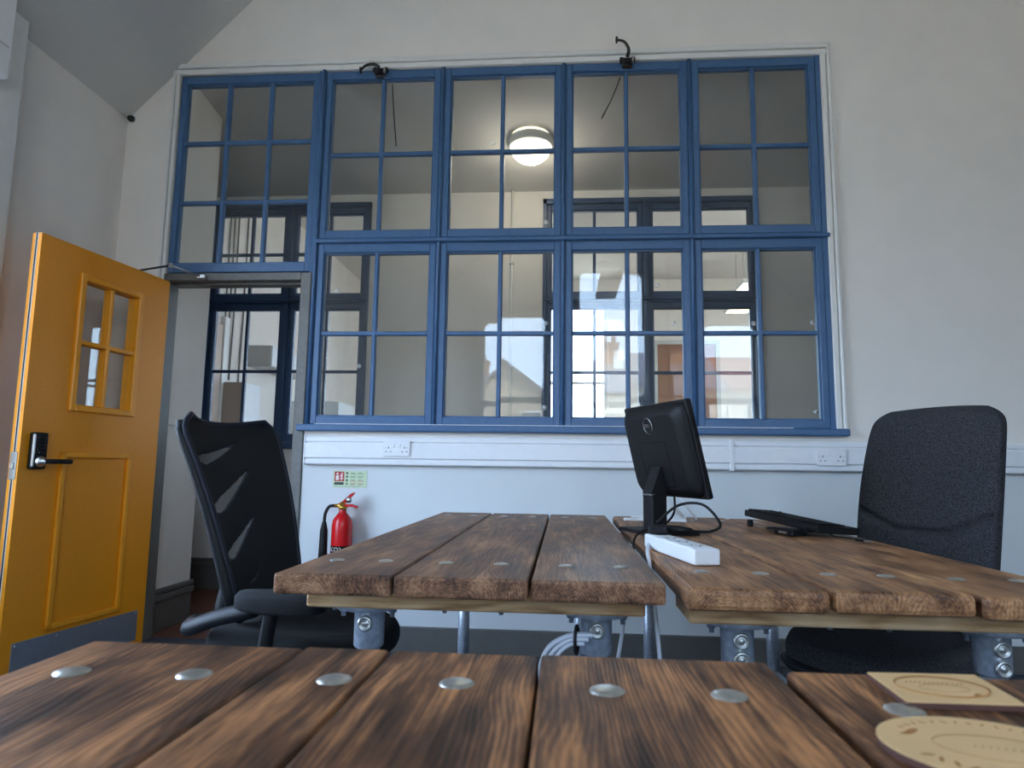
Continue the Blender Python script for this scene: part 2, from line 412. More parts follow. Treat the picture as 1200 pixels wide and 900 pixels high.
# ------------------------------------------------------------------ glazed partition windows
def casement(n, x0, x1, z0, z1, nx, nz, yf, m, gmat, label, st=.036, rails=(.046, .05), bar=.024, depth=.05, flip=1):
    """timber casement: frame mesh with glazing bars and panes as its parts. yf: front plane"""
    y0, y1 = (yf, yf + depth) if flip > 0 else (yf - depth, yf)
    g0, g1, h0, h1 = x0 + st, x1 - st, z0 + rails[0], z1 - rails[1]
    b = B()
    b.box(x0, g0, y0, y1, z0, z1, .004); b.box(g1, x1, y0, y1, z0, z1, .004)
    b.box(g0 - .002, g1 + .002, y0, y1, z0, h0, .004); b.box(g0 - .002, g1 + .002, y0, y1, h1, z1, .004)
    # inner moulded rebate
    for (a0, a1, c0, c1) in ((g0 - .001, g0 + .007, h0, h1), (g1 - .007, g1 + .001, h0, h1), (g0, g1, h0 - .001, h0 + .007), (g0, g1, h1 - .007, h1 + .001)):
        b.box(a0, a1, y0 + .014, y1 - .006, c0, c1)
    o = tag(b.obj('window_%d' % n, m), label, None, None, 'structure')
    xs = [g0 + (g1 - g0) * i / nx for i in range(nx + 1)]; zs = [h0 + (h1 - h0) * i / nz for i in range(nz + 1)]
    for x in xs[1:-1]: B().box(x - bar / 2, x + bar / 2, y0 + .008, y1 - .008, h0, h1, .005).obj('glazing_bar', m, o)
    for z in zs[1:-1]: B().box(g0, g1, y0 + .009, y1 - .009, z - bar / 2, z + bar / 2, .005).obj('glazing_bar', m, o)
    ym = (y0 + y1) / 2
    for i in range(nx):
        for j in range(nz):
            e0, e1, f0, f1 = xs[i] + .004, xs[i + 1] - .004, zs[j] + .004, zs[j + 1] - .004
            cx, cz = (e0 + e1) / 2, (f0 + f1) / 2
            p = B().box(e0 - cx, e1 - cx, -.002, .002, f0 - cz, f1 - cz).obj('pane', gmat, o, (cx, ym, cz), (random.uniform(-.004, .004), 0, random.uniform(-.003, .003)))
    return o, xs, zs
sw_, _, _ = casement(40, LY0, LY1, LZ0, LZ1, 3, 2, -XL + .06, 'trimw', glass('side_glass', (.98, .985, .98), .04), 'large white side window beside the camera', st=.05, bar=.035)
sw_.rotation_euler = (0, 0, PI / 2)
portal((XL - .22, (LY0 + LY1) / 2, (LZ0 + LZ1) / 2), LY1 - LY0, LZ1 - LZ0, (PI / 2, 0, -PI / 2))
MX = [-1.427, -.714, -.009, .700, 1.408]
near_win = []
ul = casement(1, WX0 + .006, -1.455, DZ + .005, WZ1 - .006, 3, 3, .0, 'blue', GL, 'nine-pane blue timber window above the doorway', rails=(.055, .05))
near_win.append(ul)
NM = ['beside the door post', 'second along from the door post', 'between the mullions, third from the door post', 'farthest from the door']
for i in range(4):
    x0, x1 = MX[i] + .013, MX[i + 1] - .013
    near_win.append(casement(2 + i, x0, x1, 2.268, WZ1 - .004, 2, 2, .0, 'blue', GL, 'upper four-pane blue window ' + NM[i]))
    near_win.append(casement(6 + i, x0, x1, WZ0 + .002, 2.234, 2, 2, .0, 'blue', GL, 'lower four-pane blue window ' + NM[i]))
# fixed frame: mullions, transom, post
b = B()
for x in MX[1:4]:
    b.box(x - .013, x + .013, .004, WT - .01, WZ0, WZ1)
    b.cyl((x, 0.0, WZ0 + .004), (x, 0.0, WZ1 + .006), .010, n=10)
b.box(MX[0] - .028, MX[0] + .013, -.004, WT, WZ0, WZ1); b.cyl((MX[0] + .0, -.006, 1.2), (MX[0], -.006, WZ1 + .004), .011, n=10)
b.box(MX[4] - .013, WX1, -.002, WT, WZ0, WZ1)
b.box(MX[0] + .013, MX[4] - .013, .004, WT - .01, 2.234, 2.268)
b.box(MX[0], WX1 + .012, -.022, .004, 2.238, 2.262, .008, 2)
struct('trim_1', b, 'blue', 'blue timber mullions and transom between the window casements')
b = B().box(WXM - .03, 1.472, -.055, WT, 1.160, 1.198, .008, 2)
struct('trim_2', b, 'blue', 'long blue timber window sill above the white trunking')
b = B()   # thin upstand of white sealant on the sill
b.box(-1.38, 1.2, -.012, 0.0, 1.197, 1.2035)
struct('trim_3', b, 'trimw', 'thin white sealant line along the blue sill')
b = B()   # white architrave
def arch(b, x0, x1, z0, z1):
    b.box(x0, x1, -.016, 0, z0, z1, .003)
b.box(WX0 - .042, WX1 + .042, -.014, 0, WZ1, WZ1 + .034, .004); b.box(WX0 - .052, WX1 + .052, -.024, 0, WZ1 + .037, WZ1 + .066, .005)
b.box(WX1, WX1 + .030, -.014, 0, WZ0, WZ1, .004); b.box(WX1 + .034, WX1 + .052, -.024, 0, WZ0, WZ1 + .06, .005)
b.box(WX0 - .022, WX0, -.014, 0, 2.0, WZ1, .004); b.box(WX0 - .042, WX0 - .025, -.024, 0, 2.0, WZ1 + .06, .005)
struct('trim_4', b, 'trimw', 'white moulded architrave around the blue windows')
# opener fittings on two casements
def opener(win, px, py, side):
    o, xs, zs = win; p = on_y(px, py, -.03)
    h = B(); h.box(p.x - .028, p.x + .028, -.038, -.002, p.z - .030, p.z + .022, .006); h.box(p.x - .042, p.x - .02, -.032, -.004, p.z + .0, p.z + .03, .005)
    h.box(p.x + .02, p.x + .046, -.03, -.004, p.z + .004, p.z + .032, .005); h.cyl((p.x - .014, -.05, p.z - .012), (p.x + .02, -.05, p.z - .012), .010, n=10)
    f_ = h.obj('opener', 'blackm', o)
    B().box(p.x + .026, p.x + .036, -.044, -.034, p.z - .012, p.z + .016).obj('latch', 'steel', f_)
    if side == 0: pts = [(p.x, -.04, p.z + .02), (p.x - .03, -.05, p.z + .036), (p.x - .075, -.06, p.z + .022), (p.x - .105, -.06, p.z - .006)]
    else: pts = [(p.x, -.04, p.z + .02), (p.x + .006, -.06, p.z + .055), (p.x - .02, -.07, p.z + .095), (p.x - .062, -.07, p.z + .108)]
    l_ = B(); pp = smoothpath(pts, 6); l_.tube(pp, [.010 - .003 * i / len(pp) for i in range(len(pp))], 8)
    e = pts[-1]; l_.box(e[0] - .006, e[0] + .006, e[1] - .012, e[1] + .012, e[2] - .016, e[2] + .016, .003); l_.obj('hook_lever', 'blackm', f_)
    return p
p1 = opener(near_win[1], 445, 84, 0); p2 = opener(near_win[5], 735, 72, 1)
cord = B().tube(smoothpath([(p1.x + .05, .075, 3.25), (p1.x + .06, .08, 3.1), (p1.x + .085, .08, 2.86)], 5), .004, 6); cord.obj('cord', 'blackm', near_win[1][0])
cord = B().tube(smoothpath([(p2.x - .03, .075, 3.25), (p2.x - .08, .08, 3.12), (p2.x - .14, .08, 3.0)], 5), .004, 6); cord.obj('cord', 'blackm', near_win[5][0])

# etched glazing marks on some panes
for px_, py_ in ((638, 478), (640, 379), (395, 341), (421, 429), (770, 334), (790, 379), (883, 379), (952, 378), (956, 483), (578, 168), (641, 167), (640, 260)):
    q = on_y(px_, py_, .0205); r_ = .0135
    own = [w_ for w_ in near_win if w_[1][0] < q.x < w_[1][-1] and w_[2][0] < q.z < w_[2][-1]]
    if own: B().lathe([(r_, 0), (r_, .0006), (0, .0006)], (q.x, .0205, q.z), (0, -1, 0), 14).obj('etched_mark', 'etch', own[0][0])

# ------------------------------------------------------------------ doorway
b = B()
b.box(-2.338, -2.298, -.012, WT - .01, 0, 2.068, .004); b.box(-1.502, -1.441, -.012, WT + .03, 0, 2.068, .004); b.box(-2.298, -1.502, -.012, WT, 2.022, 2.068, .004)
b.box(-1.512, -1.502, .045, WT, 0, 2.022); b.box(-2.298, -1.512, .045, WT, 2.012, 2.022)
struct('trim_5', b, 'grey', 'dark grey door frame around the open doorway')
# door leaf: local x along leaf from hinge, y = thickness (visible face at y=0 looking -> +y local), z up
HX, HY = -2.262, -.04
fx, fy = -2.372, -.862
ang = math.atan2(fy - HY, fx - HX); DW = math.hypot(fx - HX, fy - HY); DH = 2.0; DT = .05
door = thing('door_1', 'open orange door with four-pane window and keypad lock', None, (HX, HY, .008), ang); door['kind'] = 'structure'
# local +y of the leaf points towards +x world (the room side), leaf body is y in [-DT,0]
gx0, gx1, gz0, gz1 = DW * .345, DW * .735, 1.235, 1.848     # glazed opening measured from the hinge... (u grows to the free edge)
gx0, gx1 = .225, .575
b = B()
b.box(0, DW, -DT, 0, 0, gz0); b.box(0, DW, -DT, 0, gz1, DH); b.box(0, gx0, -DT, 0, gz0, gz1); b.box(gx1, DW, -DT, 0, gz0, gz1)
b.obj('leaf', 'orange', door)
b = B()
for (a0, a1, c0, c1) in ((gx0 - .03, gx0 + .004, gz0 - .03, gz1 + .03), (gx1 - .004, gx1 + .03, gz0 - .03, gz1 + .03), (gx0, gx1, gz0 - .03, gz0 + .004), (gx0, gx1, gz1 - .004, gz1 + .03)):
    b.box(a0, a1, -DT - .012, .014, c0, c1, .005)
b.obj('glazing_frame', 'orangehi', door)
gxm, gzm = (gx0 + gx1) / 2, (gz0 + gz1) / 2
B().box(gxm - .011, gxm + .011, -DT + .004, .004, gz0, gz1, .004).obj('glazing_bar', 'orangehi', door)
B().box(gx0, gx1, -DT + .005, .003, gzm - .011, gzm + .011, .004).obj('glazing_bar', 'orangehi', door)
for (a0, a1) in ((gx0, gxm), (gxm, gx1)):
    for (c0, c1) in ((gz0, gzm), (gzm, gz1)):
        B().box(a0 + .004, a1 - .004, -DT / 2 - .002, -DT / 2 + .002, c0 + .004, c1 - .004).obj('pane', GL, door)
b = B(); q0, q1, r0, r1 = .19, .622, .205, 1.012
for (a0, a1, c0, c1) in ((q0, q0 + .028, r0, r1), (q1 - .028, q1, r0, r1), (q0, q1, r0, r0 + .028), (q0, q1, r1 - .028, r1)):
    b.box(a0, a1, -.001, .016, c0, c1, .006, 2)
b.obj('panel_moulding', 'orangehi', door)
kp = B().box(.05, DW - .055, -.001, .0025, .03, .185, .001).obj('kick_plate', 'kick', door)
c = B()
for u in (.065, .3, .55, DW - .07):
    c.lathe([(.005, 0), (.004, .002), (0, .0025)], (u, .0025, .17), (0, 1, 0), 10)
c.obj('screw', 'steel', kp)
B().box(DW, DW + .0015, -.032, -.018, .0, DH).obj('seal_strip', 'trimw', door)
B().box(DW + .0015, DW + .003, -.0285, -.0215, .0, DH).obj('seal_brush', 'black', door)
lk = B().box(DW - .078 - .04, DW - .04, -.002, .024, .93, 1.095, .008, 2).obj('keypad_lock', 'black', door)
B().box(DW - .056, DW - .041, .0, .0255, .94, 1.088, .004).obj('lock_trim', 'steel', lk)
c = B()
for i in range(5):
    for j in range(2): c.lathe([(.006, 0), (.005, .003), (0, .0035)], (DW - .094 + .022 * j, .024, 1.005 + .016 * i), (0, 1, 0), 8)
c.obj('keypad_button', 'blackg', lk)
c = B().lathe([(.024, 0), (.024, .014), (.019, .022), (.012, .03), (.012, .045), (0, .045)], (DW - .079, .022, .965), (0, 1, 0), 18); c.obj('rose', 'steel', lk)
c = B().box(DW - .215, DW - .068, .055, .071, .955, .977, .006, 2); c.obj('lever_handle', 'black', lk)
c = B().box(DW, DW + .004, -.042, -.008, .885, 1.005, .001); c.box(DW, DW + .014, -.033, -.017, .93, .96, .003); c.obj('latch', 'steel', door)
c = B().tube(smoothpath([(DW - .09, -DT, .945), (DW - .09, -DT - .05, .945), (DW - .1, -DT - .058, .945), (DW - .21, -DT - .06, .945)], 5), .009, 8); c.obj('rear_lever', 'steel', door)
# overhead closer: arm from the head of the frame to the leaf
c = B().box(.22, .42, -DT - .05, -DT, 1.92, 1.975, .008, 2); c.obj('closer_body', 'steel', door)
pa = on_y(160 + 200 / 5, 280 + 155 / 5, -.16); pb = on_y(160 + 385 / 5, 280 + 224 / 5, -.02); pc = on_z(163, 317, 2.03)
t = thing('door_closer_arm', 'thin jointed metal closer arm between orange door and frame', 'door closer', (pb.x, pb.y, pb.z))
B().tube([pa - pb, (0, -.012, 0)], .005, 8).obj('arm', 'steel', t)
B().tube([pc - pb, pa - pb], .006, 8).obj('arm', 'blackm', t)
B().box(-.028, .028, -.02, .012, -.012, .012, .004).obj('bracket', 'steel', t)
B().lathe([(.011, -.012), (.011, .012), (0, .014)], pa - pb, (0, 0, 1), 12).obj('pivot', 'steel', t)

# ------------------------------------------------------------------ skirting, trunking, sockets
b = B().box(-1.44, XR, -.018, 0, 0, .135, .006, 2); struct('baseboard_far', b, 'skirt')
b = B().box(XL, XL + .018, -.775, 0, 0, .135, .006, 2); struct('baseboard_left', b, 'skirt')
TZ0, TZ1 = .978, 1.132
t = thing('dado_trunking', 'long white three-compartment dado trunking under the blue sill', 'trunking', (1.0, 0, TZ0))
for (x0, x1) in ((-1.412, .868), (.872, XR)):
    b = B(); b.box(x0 - 1, x1 - 1, -.040, 0, 0, TZ1 - TZ0, .004); b.obj('base', 'white', t)
    b = B(); b.box(x0 - 1, x1 - 1, -.052, -.040, .036, TZ1 - TZ0 - .036, .003); b.obj('lid', 'white', t)
    b = B(); b.box(x0 - 1, x1 - 1, -.048, -.040, .003, .030, .005, 2); b.box(x0 - 1, x1 - 1, -.048, -.040, TZ1 - TZ0 - .03, TZ1 - TZ0 - .003, .005, 2); b.obj('side_lid', 'white', t)
B().box(.860 - 1, .882 - 1, -.0535, 0, -.004, TZ1 - TZ0 + .003, .002).obj('joint_cover', 'white', t)
B().box(-1.418 - 1, -1.412 - 1, -.052, 0, -.002, TZ1 - TZ0 + .002).obj('end_cap', 'white', t)
def socket(px, py, label):
    p = on_y(px, py, -.055); t = thing('wall_socket', label, 'socket', (p.x, -.052, p.z), 0, 'double sockets on the trunking')
    B().box(-.073, .073, -.010, 0, -.043, .043, .003, 2).obj('plate', 'white', t)
    for s in (-1, 1):
        for (dx, dz, ww, hh) in ((0, .004, .0045, .009), (-.012, -.018, .008, .004), (.012, -.018, .008, .004)):
            B().box(s * .044 + dx - ww / 2, s * .044 + dx + ww / 2, -.0106, -.0095, dz - hh / 2, dz + hh / 2).obj('pin_hole', 'black', t)
        B().box(s * .016 - .007, s * .016 + .007, -.0135, -.009, .004, .026, .002).obj('switch', 'white', t)
    for s in (-1, 1):
        B().lathe([(.003, 0), (.002, .001), (0, .0012)], (s * .06, -.010, .004), (0, -1, 0), 8).obj('screw', 'steel', t)
socket(465, 525.5, 'white double socket on trunking above the fire extinguisher')
socket(974, 536, 'white double socket on trunking beside the charcoal chair')
t = thing('wall_sensor', 'small black sensor with cable at the corner under the sloping ceiling', 'sensor', tuple(on_y(154, 139, -.02)))
B().lathe([(0, -.026), (.014, -.022), (.02, -.008), (.02, .006), (.01, .012)], (0, 0, 0), (0, .8, .3), 14).obj('lens', 'blackg', t)
B().box(-.014, .014, -.0, .02, -.016, .02, .004).obj('mount', 'white', t)
B().tube([(0, .012, .015), (0, .016, .055)], .003, 6).obj('cable', 'cable', t)

# ------------------------------------------------------------------ desks
DTOP = .768; PT = .040
def plank_mesh(wd, L, bev=.006, notch=0.0):
    b = B(); b.box(-wd / 2, wd / 2, -L / 2, L / 2, -PT, 0, bev, 2)
    me = b.mesh('plank'); return me
bolt_me = B().lathe([(.0175, -.001), (.0165, .0010), (.012, .0026), (.006, .0034), (0, .0036)], (0, 0, 0), (0, 0, 1), 20).mesh('bolt')
bolt_me.materials.append(MT['bolt'])
flange_me = B().lathe([(.074, .0004), (.074, -.009), (.066, -.0115), (.036, -.013), (.033, -.016), (.0325, -.090), (.030, -.094), (.0245, -.094)], (0, 0, 0), (0, 0, 1), 32).mesh('flange'); flange_me.materials.append(MT['galv'])
screw_me = B().lathe([(.0165, 0), (.0165, .004), (.0135, .0065), (.0115, .0065), (.0105, .003), (.006, .003), (.0055, .005), (0, .005)], (0, 0, 0), (0, -1, 0), 20).mesh('set_screw'); screw_me.materials.append(MT['bolt'])
nut_me = B().lathe([(.016, 0), (.016, -.002), (.0095, -.002), (.0095, -.010), (.005, -.010), (.005, -.020), (0, -.020)], (0, 0, 0), (0, 0, 1), 6).mesh('nut'); nut_me.materials.append(MT['galv'])
leg_me = {}
def desk(label, edges, y0, y1, m, bolt_y, legx, twoscrew=False, bev=.006, boltx=None, gap=.003):
    cx = (edges[0] + edges[-1]) / 2; cy = (y0 + y1) / 2
    t = thing('plank_desk', label, 'desk', (cx, cy, 0), 0, 'scaffold board desks on steel pipe legs')
    for i in range(len(edges) - 1):
        x0, x1 = edges[i] + gap, edges[i + 1] - gap
        dz = random.uniform(-.003, -.0002); dy = random.uniform(-.006, .006)
        me = plank_mesh(x1 - x0, y1 - y0, bev); me.materials.append(gm(m))
        p = put('plank', me, t, ((x0 + x1) / 2 - cx, dy, DTOP + dz))
        for by in bolt_y:
            for xx in (boltx[i] if boltx else [(x0 + x1) / 2 + s * (x1 - x0) * .235 for s in (-1, 1)]):
                bo = put('bolt', bolt_me, p, (xx - (x0 + x1) / 2, by - cy - dy + random.uniform(-.004, .004), 0))
    for by in bolt_y:
        L = edges[-1] - edges[0] - .055
        bm_ = B(); bm_.box(-.080, .080, -L / 2, L / 2, -.047, 0, .004); bm_.obj('batten', 'raw', t, (0, by - cy, DTOP - PT - .0015), (0, 0, PI / 2))
        for lx in legx:
            f_ = put('flange', flange_me, t, (lx - cx, by - cy, DTOP - PT - .0487))
            put('set_screw', screw_me, f_, (0, -.0325, -.040))
            if twoscrew: put('set_screw', screw_me, f_, (0, -.0325, -.076))
            for s in (-1, 1): put('nut', nut_me, f_, (s * .054, -.015, -.0085))
            z1 = DTOP - PT - .0487 - .09
            B().cyl((0, 0, .008), (0, 0, z1), .0242, n=20).obj('leg', 'galv', t, (lx - cx, by - cy, 0))
            B().lathe([(.06, 0), (.06, .006), (.032, .010), (.031, .05), (.0245, .05)], (0, 0, 0), (0, 0, 1), 24).obj('foot', 'galv', t, (lx - cx, by - cy, 0))
        for i in range(len(edges) - 1):
            x0, x1 = edges[i], edges[i + 1]
            for s in (-1, 1):
                xx = (x0 + x1) / 2 + s * (x1 - x0) * .235
                if all(abs(xx - lx) > .075 for lx in legx): put('nut', nut_me, t, (xx - cx, by - cy, DTOP - PT - .0487))
    # lengthwise pipe rail near the floor
    for lx in legx:
        B().cyl((lx - cx, bolt_y[0] - cy, .16), (lx - cx, bolt_y[-1] - cy, .16), .0242, n=16).obj('rail', 'galv', t)
    return t
desk('bare dark plank desk that the black mesh-back chair is pushed up to', [-.565, -.327, -.064, .193], -2.335, -.495, 'mid', (-2.14, -.69), (-.423, .071))
desk('warm brown plank desk carrying the monitor and white power strip', [.216, .472, .717, .972], -2.385, -.545, 'right', (-2.185, -.74), (.353, .845), True, bev=.011)
desk('dark burnt-grain plank desk with bare top and large domed bolts', [-.556, -.297, -.196, -.026, .224], -4.66, -2.843, 'near', (-4.45, -2.962), (-.42, .09), boltx=[(-.492, -.368), (-.223,), (-.103,), (.042, .155)], gap=.0014, bev=.0045)
desk('dark plank desk carrying the two engraved plywood plaques', [.230, .490, .745, 1.0], -4.69, -2.872, 'near', (-4.46, -2.988), (.37, .87))

# ------------------------------------------------------------------ chairs
def sup(n, a, b, e=2.6):
    out = []
    for i in range(n):
        th = 2 * PI * i / n; c, s = math.cos(th), math.sin(th)
        out.append((a * math.copysign(abs(c) ** (2 / e), c), b * math.copysign(abs(s) ** (2 / e), s)))
    return out
def star_base(t, m='black'):
    for i in range(5):
        a = 2 * PI * i / 5 + .3; c, s = math.cos(a), math.sin(a)
        B().tube([(c * .03, s * .03, .115), (c * .16, s * .16, .105), (c * .29, s * .29, .075)], [.026, .022, .017], 8).obj('base_leg', m, t)
        k_ = B(); k_.cyl((c * .29 - s * .022, s * .29 + c * .022, .030), (c * .29 + s * .022, s * .29 - c * .022, .030), .030, n=16); ca = k_.obj('caster', m, t)
        B().cyl((c * .29, s * .29, .055), (c * .29, s * .29, .08), .008, n=8).obj('caster_stem', 'steel', ca)
    B().cyl((0, 0, .09), (0, 0, .26), .028, n=16).obj('gas_lift_sleeve', m, t)
    B().cyl((0, 0, .26), (0, 0, .42), .015, n=16).obj('gas_lift', 'steel', t)
def cushion(hx, hy, z0, z1, cx=0, e=3.2, front=.0, n=48, rows=9):
    rings = []
    for j in range(rows):
        u = j / (rows - 1); a = (u - .5) * PI; sc_ = .80 + .2 * math.cos(a) ** .6 if abs(a) < PI / 2 - 1e-4 else .80
        z = z0 + (z1 - z0) * (.5 + .5 * math.sin(a))
        rings.append([(cx + x * sc_ if True else 0, y * sc_, z - front * max(0, x / hx) ** 2) for x, y in sup(n, hx, hy, e)])
    return rings

# mesh-back chair (faces +x local)
mc = thing('office_chair', 'black mesh-back office chair with arms beside the orange door', 'chair', (-.76, -1.60, 0), math.radians(-10), 'office chairs at the desks')
B().loft(cushion(.245, .245, .43, .52, .0, 3.4, .02)).obj('seat', 'blackfab', mc)
B().loft(cushion(.225, .225, .395, .44, .0, 3.0)).obj('seat_pan', 'black', mc)
def backpt(u, v, off=0):
    """u across -1..1, v up 0..1"""
    hw = .150 + .085 * v ** .8 - (.055 * max(0, (v - .88) / .12) ** 2.6) - .03 * max(0, (.10 - v) / .10) ** 1.5
    x = -.150 - .225 * v + .020 * math.sin(PI * v) + .055 * u * u * (.4 + .6 * v)
    z = .535 + .585 * v - .020 * (1 - u * u) * max(0, (v - .7) / .3)
    return Vector((x + off, u * hw, z))
NU, NV = 80, 130
def in_lens(u, v):
    # three upward sweeping crescents; u=-1 is the near rail
    for (u0, v0, u1, v1, wd) in ((-.93, .775, .25, .885, .042), (-.93, .53, .30, .715, .050), (-.93, .30, .18, .475, .046), (-.40, .15, .08, .23, .010)):
        t_ = (u - u0) / (u1 - u0)
        if 0 < t_ < 1:
            vc = v0 + (v1 - v0) * t_ ** 1.35 - .012 * math.sin(PI * t_); h = wd * min(1, .45 + 2.2 * t_) * (1 - t_) ** .55
            if vc - h < v < vc + h * .8: return True
    return False
solid, lens = B(), B()
V1 = [[solid.bm.verts.new(backpt(-1 + 2 * i / NU, j / NV)) for i in range(NU + 1)] for j in range(NV + 1)]
V2 = [[lens.bm.verts.new(backpt(-1 + 2 * i / NU, j / NV)) for i in range(NU + 1)] for j in range(NV + 1)]
for j in range(NV):
    for i in range(NU):
        u, v = -1 + 2 * (i + .5) / NU, (j + .5) / NV
        bb, VV = (lens, V2) if in_lens(u, v) else (solid, V1)
        bb.bm.faces.new((VV[j][i], VV[j][i + 1], VV[j + 1][i + 1], VV[j + 1][i])).smooth = True
for bb in (solid, lens):
    bmesh.ops.delete(bb.bm, geom=[v for v in bb.bm.verts if not v.link_faces], context='VERTS')
bk = solid.obj('backrest', 'blackfab', mc)
so_ = bk.modifiers.new('thickness', 'SOLIDIFY'); so_.thickness = .012; so_.offset = 0
tag(lens.obj('mesh_opening', 'meshopen', bk), 'open see-through mesh crescents')
outline = [backpt(-1, v / 30) for v in range(31)] + [backpt(-1 + 2 * i / 20, 1) for i in range(1, 20)] + [backpt(1, 1 - v / 30) for v in range(31)]
B().tube(outline, .009, 8).obj('back_rim', 'navy', bk)
for s in (-1, 1):
    pts = [backpt(s, v / 24) + Vector((-.012, s * .004, 0)) for v in range(0, 24)]
    B().tube(pts, [.022 - .010 * i / 24 for i in range(24)], 8, flat=.8).obj('side_rail', 'black', bk)
B().tube(smoothpath([(-.10, 0, .41), (-.22, 0, .42), (-.29, 0, .50), (-.27, 0, .62)], 6), .034, 10).obj('back_spine', 'black', mc)
for s in (-1, 1):
    B().tube(smoothpath([(.02, s * .20, .405), (.03, s * .265, .415), (.04, s * .285, .47), (.05, s * .275, .60)], 6), [.020] * 19, 10, flat=.7).obj('arm_post', 'black', mc)
    r_ = [[Vector(((.07 + x * q), s * .27 + y * q, z)) for x, y in sup(28, .13, .042, 2.6)] for q, z in ((.85, .592), (1, .600), (1, .628), (.9, .642), (.6, .645))]
    B().loft(r_).obj('armrest', 'blackfab', mc)
    # side bracket linking the arm with the back
    B().tube(smoothpath([(-.25, s * .195, .53), (-.22, s * .24, .53), (-.12, s * .265, .565), (.0, s * .272, .597)], 6), .027, 10, flat=.75).obj('arm_bracket', 'black', mc)
star_base(mc)
B().box(-.12, .12, -.09, .09, .375, .41, .01).obj('tilt_mechanism', 'black', mc)

# charcoal wool chair
wc = thing('office_chair', 'high-backed charcoal wool office chair at the warm brown desk', 'chair', (.968, -1.47, 0), math.radians(180 + 33), 'office chairs at the desks')
B().loft(cushion(.255, .25, .405, .505, .0, 3.2, .03)).obj('seat', 'charcoal', wc)
sp_ = B().loft(cushion(.262, .256, .375, .425, .0, 3.4)).obj('seat_pan', 'black', wc)
B().tube([Vector((x * .262, y * .256, .402)) for x, y in [(p[0], p[1]) for p in sup(48, 1, 1, 3.4)]], .006, 8, closed=True).obj('piping', 'navy', sp_)
def seamdepth(u, v):
    # lumbar crease: a shallow V-ended horizontal seam, and two short verticals under it
    d = 0
    vs = .415 + (.085 * max(0, (abs(u) - .36) / .55))
    d += math.exp(-((v - vs) / .013) ** 2) * .024 * (1 if abs(u) < .96 else 0)
    if v < .42: d += math.exp(-((abs(u) - .40) / .03) ** 2) * .012
    return d
rings = []; NR, NS = 84, 96
for j in range(NR + 1):
    v = j / NR
    hw = (.196 + .026 * math.sin(PI * (v * .8 + .05))) * (1 - .0 * v)
    if v > .82: hw *= max(.02, 1 - ((v - .82) / .18) ** 5.0 * .24)
    th = .052
    if v > .93: th *= max(.05, math.cos((v - .93) / .07 * PI / 2) ** .6)
    if v < .05: th *= max(.2, math.sin(v / .05 * PI / 2) ** .6 + .15)
    z = .50 + .70 * v
    cx_ = -.215 - .150 * v + .030 * math.sin(PI * v)
    r_ = []
    for (a, b_) in sup(NS, hw, th, 2.9):
        u = a / hw; bend = .035 * u * u
        dep = seamdepth(u, v) if b_ > 0 else 0
        zz = z - (.010 * u * u if v > .85 else 0) * min(1, (v - .85) / .15 if v > .85 else 0)
        r_.append(Vector((cx_ + bend + b_ - dep, a, zz)))
    rings.append(r_)
B().loft(rings).obj('backrest', 'charcoal', wc)
B().tube(smoothpath([(-.06, 0, .385), (-.22, 0, .39), (-.315, 0, .47), (-.31, 0, .68)], 6), [.03] * 19, 10).obj('back_spine', 'black', wc)
B().box(-.13, .13, -.10, .10, .335, .38, .012).obj('tilt_mechanism', 'black', wc)
B().tube([(.0, -.10, .36), (.0, -.24, .355)], .006, 8).obj('lever', 'black', wc)
star_base(wc)

# ------------------------------------------------------------------ monitor
u = Vector((.165, -.40, 0)).normalized(); ang_m = math.atan2(u.y, u.x)
mon = thing('monitor', 'black flat monitor seen from behind on the warm brown desk', 'monitor', (.318, -1.33, DTOP), ang_m)
# local x along the panel (right end nearer), local -y = back side (towards the camera), +y = screen
TL = Matrix.Translation((0, .02, .272)) @ Matrix.Rotation(math.radians(14), 4, 'X')
PW, PH = .205, .160
b = B(); b.box(-PW, PW, -.006, .016, -PH, PH, .006, 2, T=TL); pn = b.obj('panel', 'black', mon)
b = B()
rr = []
for q, y in ((1.0, -.004), (.985, -.012), (.94, -.020), (.84, -.035), (.78, -.038)):
    rr.append([TL @ Vector((x * q, y, z * q)) for x, z in sup(40, PW - .003, PH - .003, 9)])
b.loft(rr); b.obj('rear_cover', 'black', pn)
b = B(); b.box(-PW + .012, PW - .012, .0155, .0168, -PH + .018, PH - .012, T=TL); b.obj('screen', 'blackg', pn)
b = B()
for (a0, a1, c0, c1) in ((-.085, .085, .034, .036), (-.085, .085, -.116, -.114), (-.086, -.084, -.116, .036), (.084, .086, -.116, .036)):
    b.box(a0, a1, -.0385, -.034, c0, c1, T=TL)
b.obj('cover_joint', 'blackg', pn)
b = B(); b.tube([TL @ Vector((.0 + math.cos(2 * PI * i / 28) * .027, -.0392, .092 + math.sin(2 * PI * i / 28) * .027)) for i in range(28)], .0011, 6, closed=True); lg = b.obj('logo_ring', 'steel', pn)
def text_mesh(body, size, m, name, parent, T, wrap=None):
    cu = bpy.data.curves.new('lettering', 'FONT'); cu.body = body; cu.size = size; cu.align_x = 'CENTER'; cu.align_y = 'CENTER'; cu.extrude = size * .02
    tmp = bpy.data.objects.new('lettering', cu); col.objects.link(tmp)
    dg = bpy.context.evaluated_depsgraph_get(); me = bpy.data.meshes.new_from_object(tmp.evaluated_get(dg))
    bpy.data.objects.remove(tmp)
    for v in me.vertices:
        v.co = (wrap(v.co) if wrap else T @ v.co)
    me.materials.clear(); me.materials.append(gm(m)); return put(name, me, parent)
text_mesh('DELL', .017, 'steel', 'logo_lettering', lg, TL @ Matrix.Translation((0, -.0392, .092)) @ Matrix.Rotation(PI / 2, 4, 'X'))
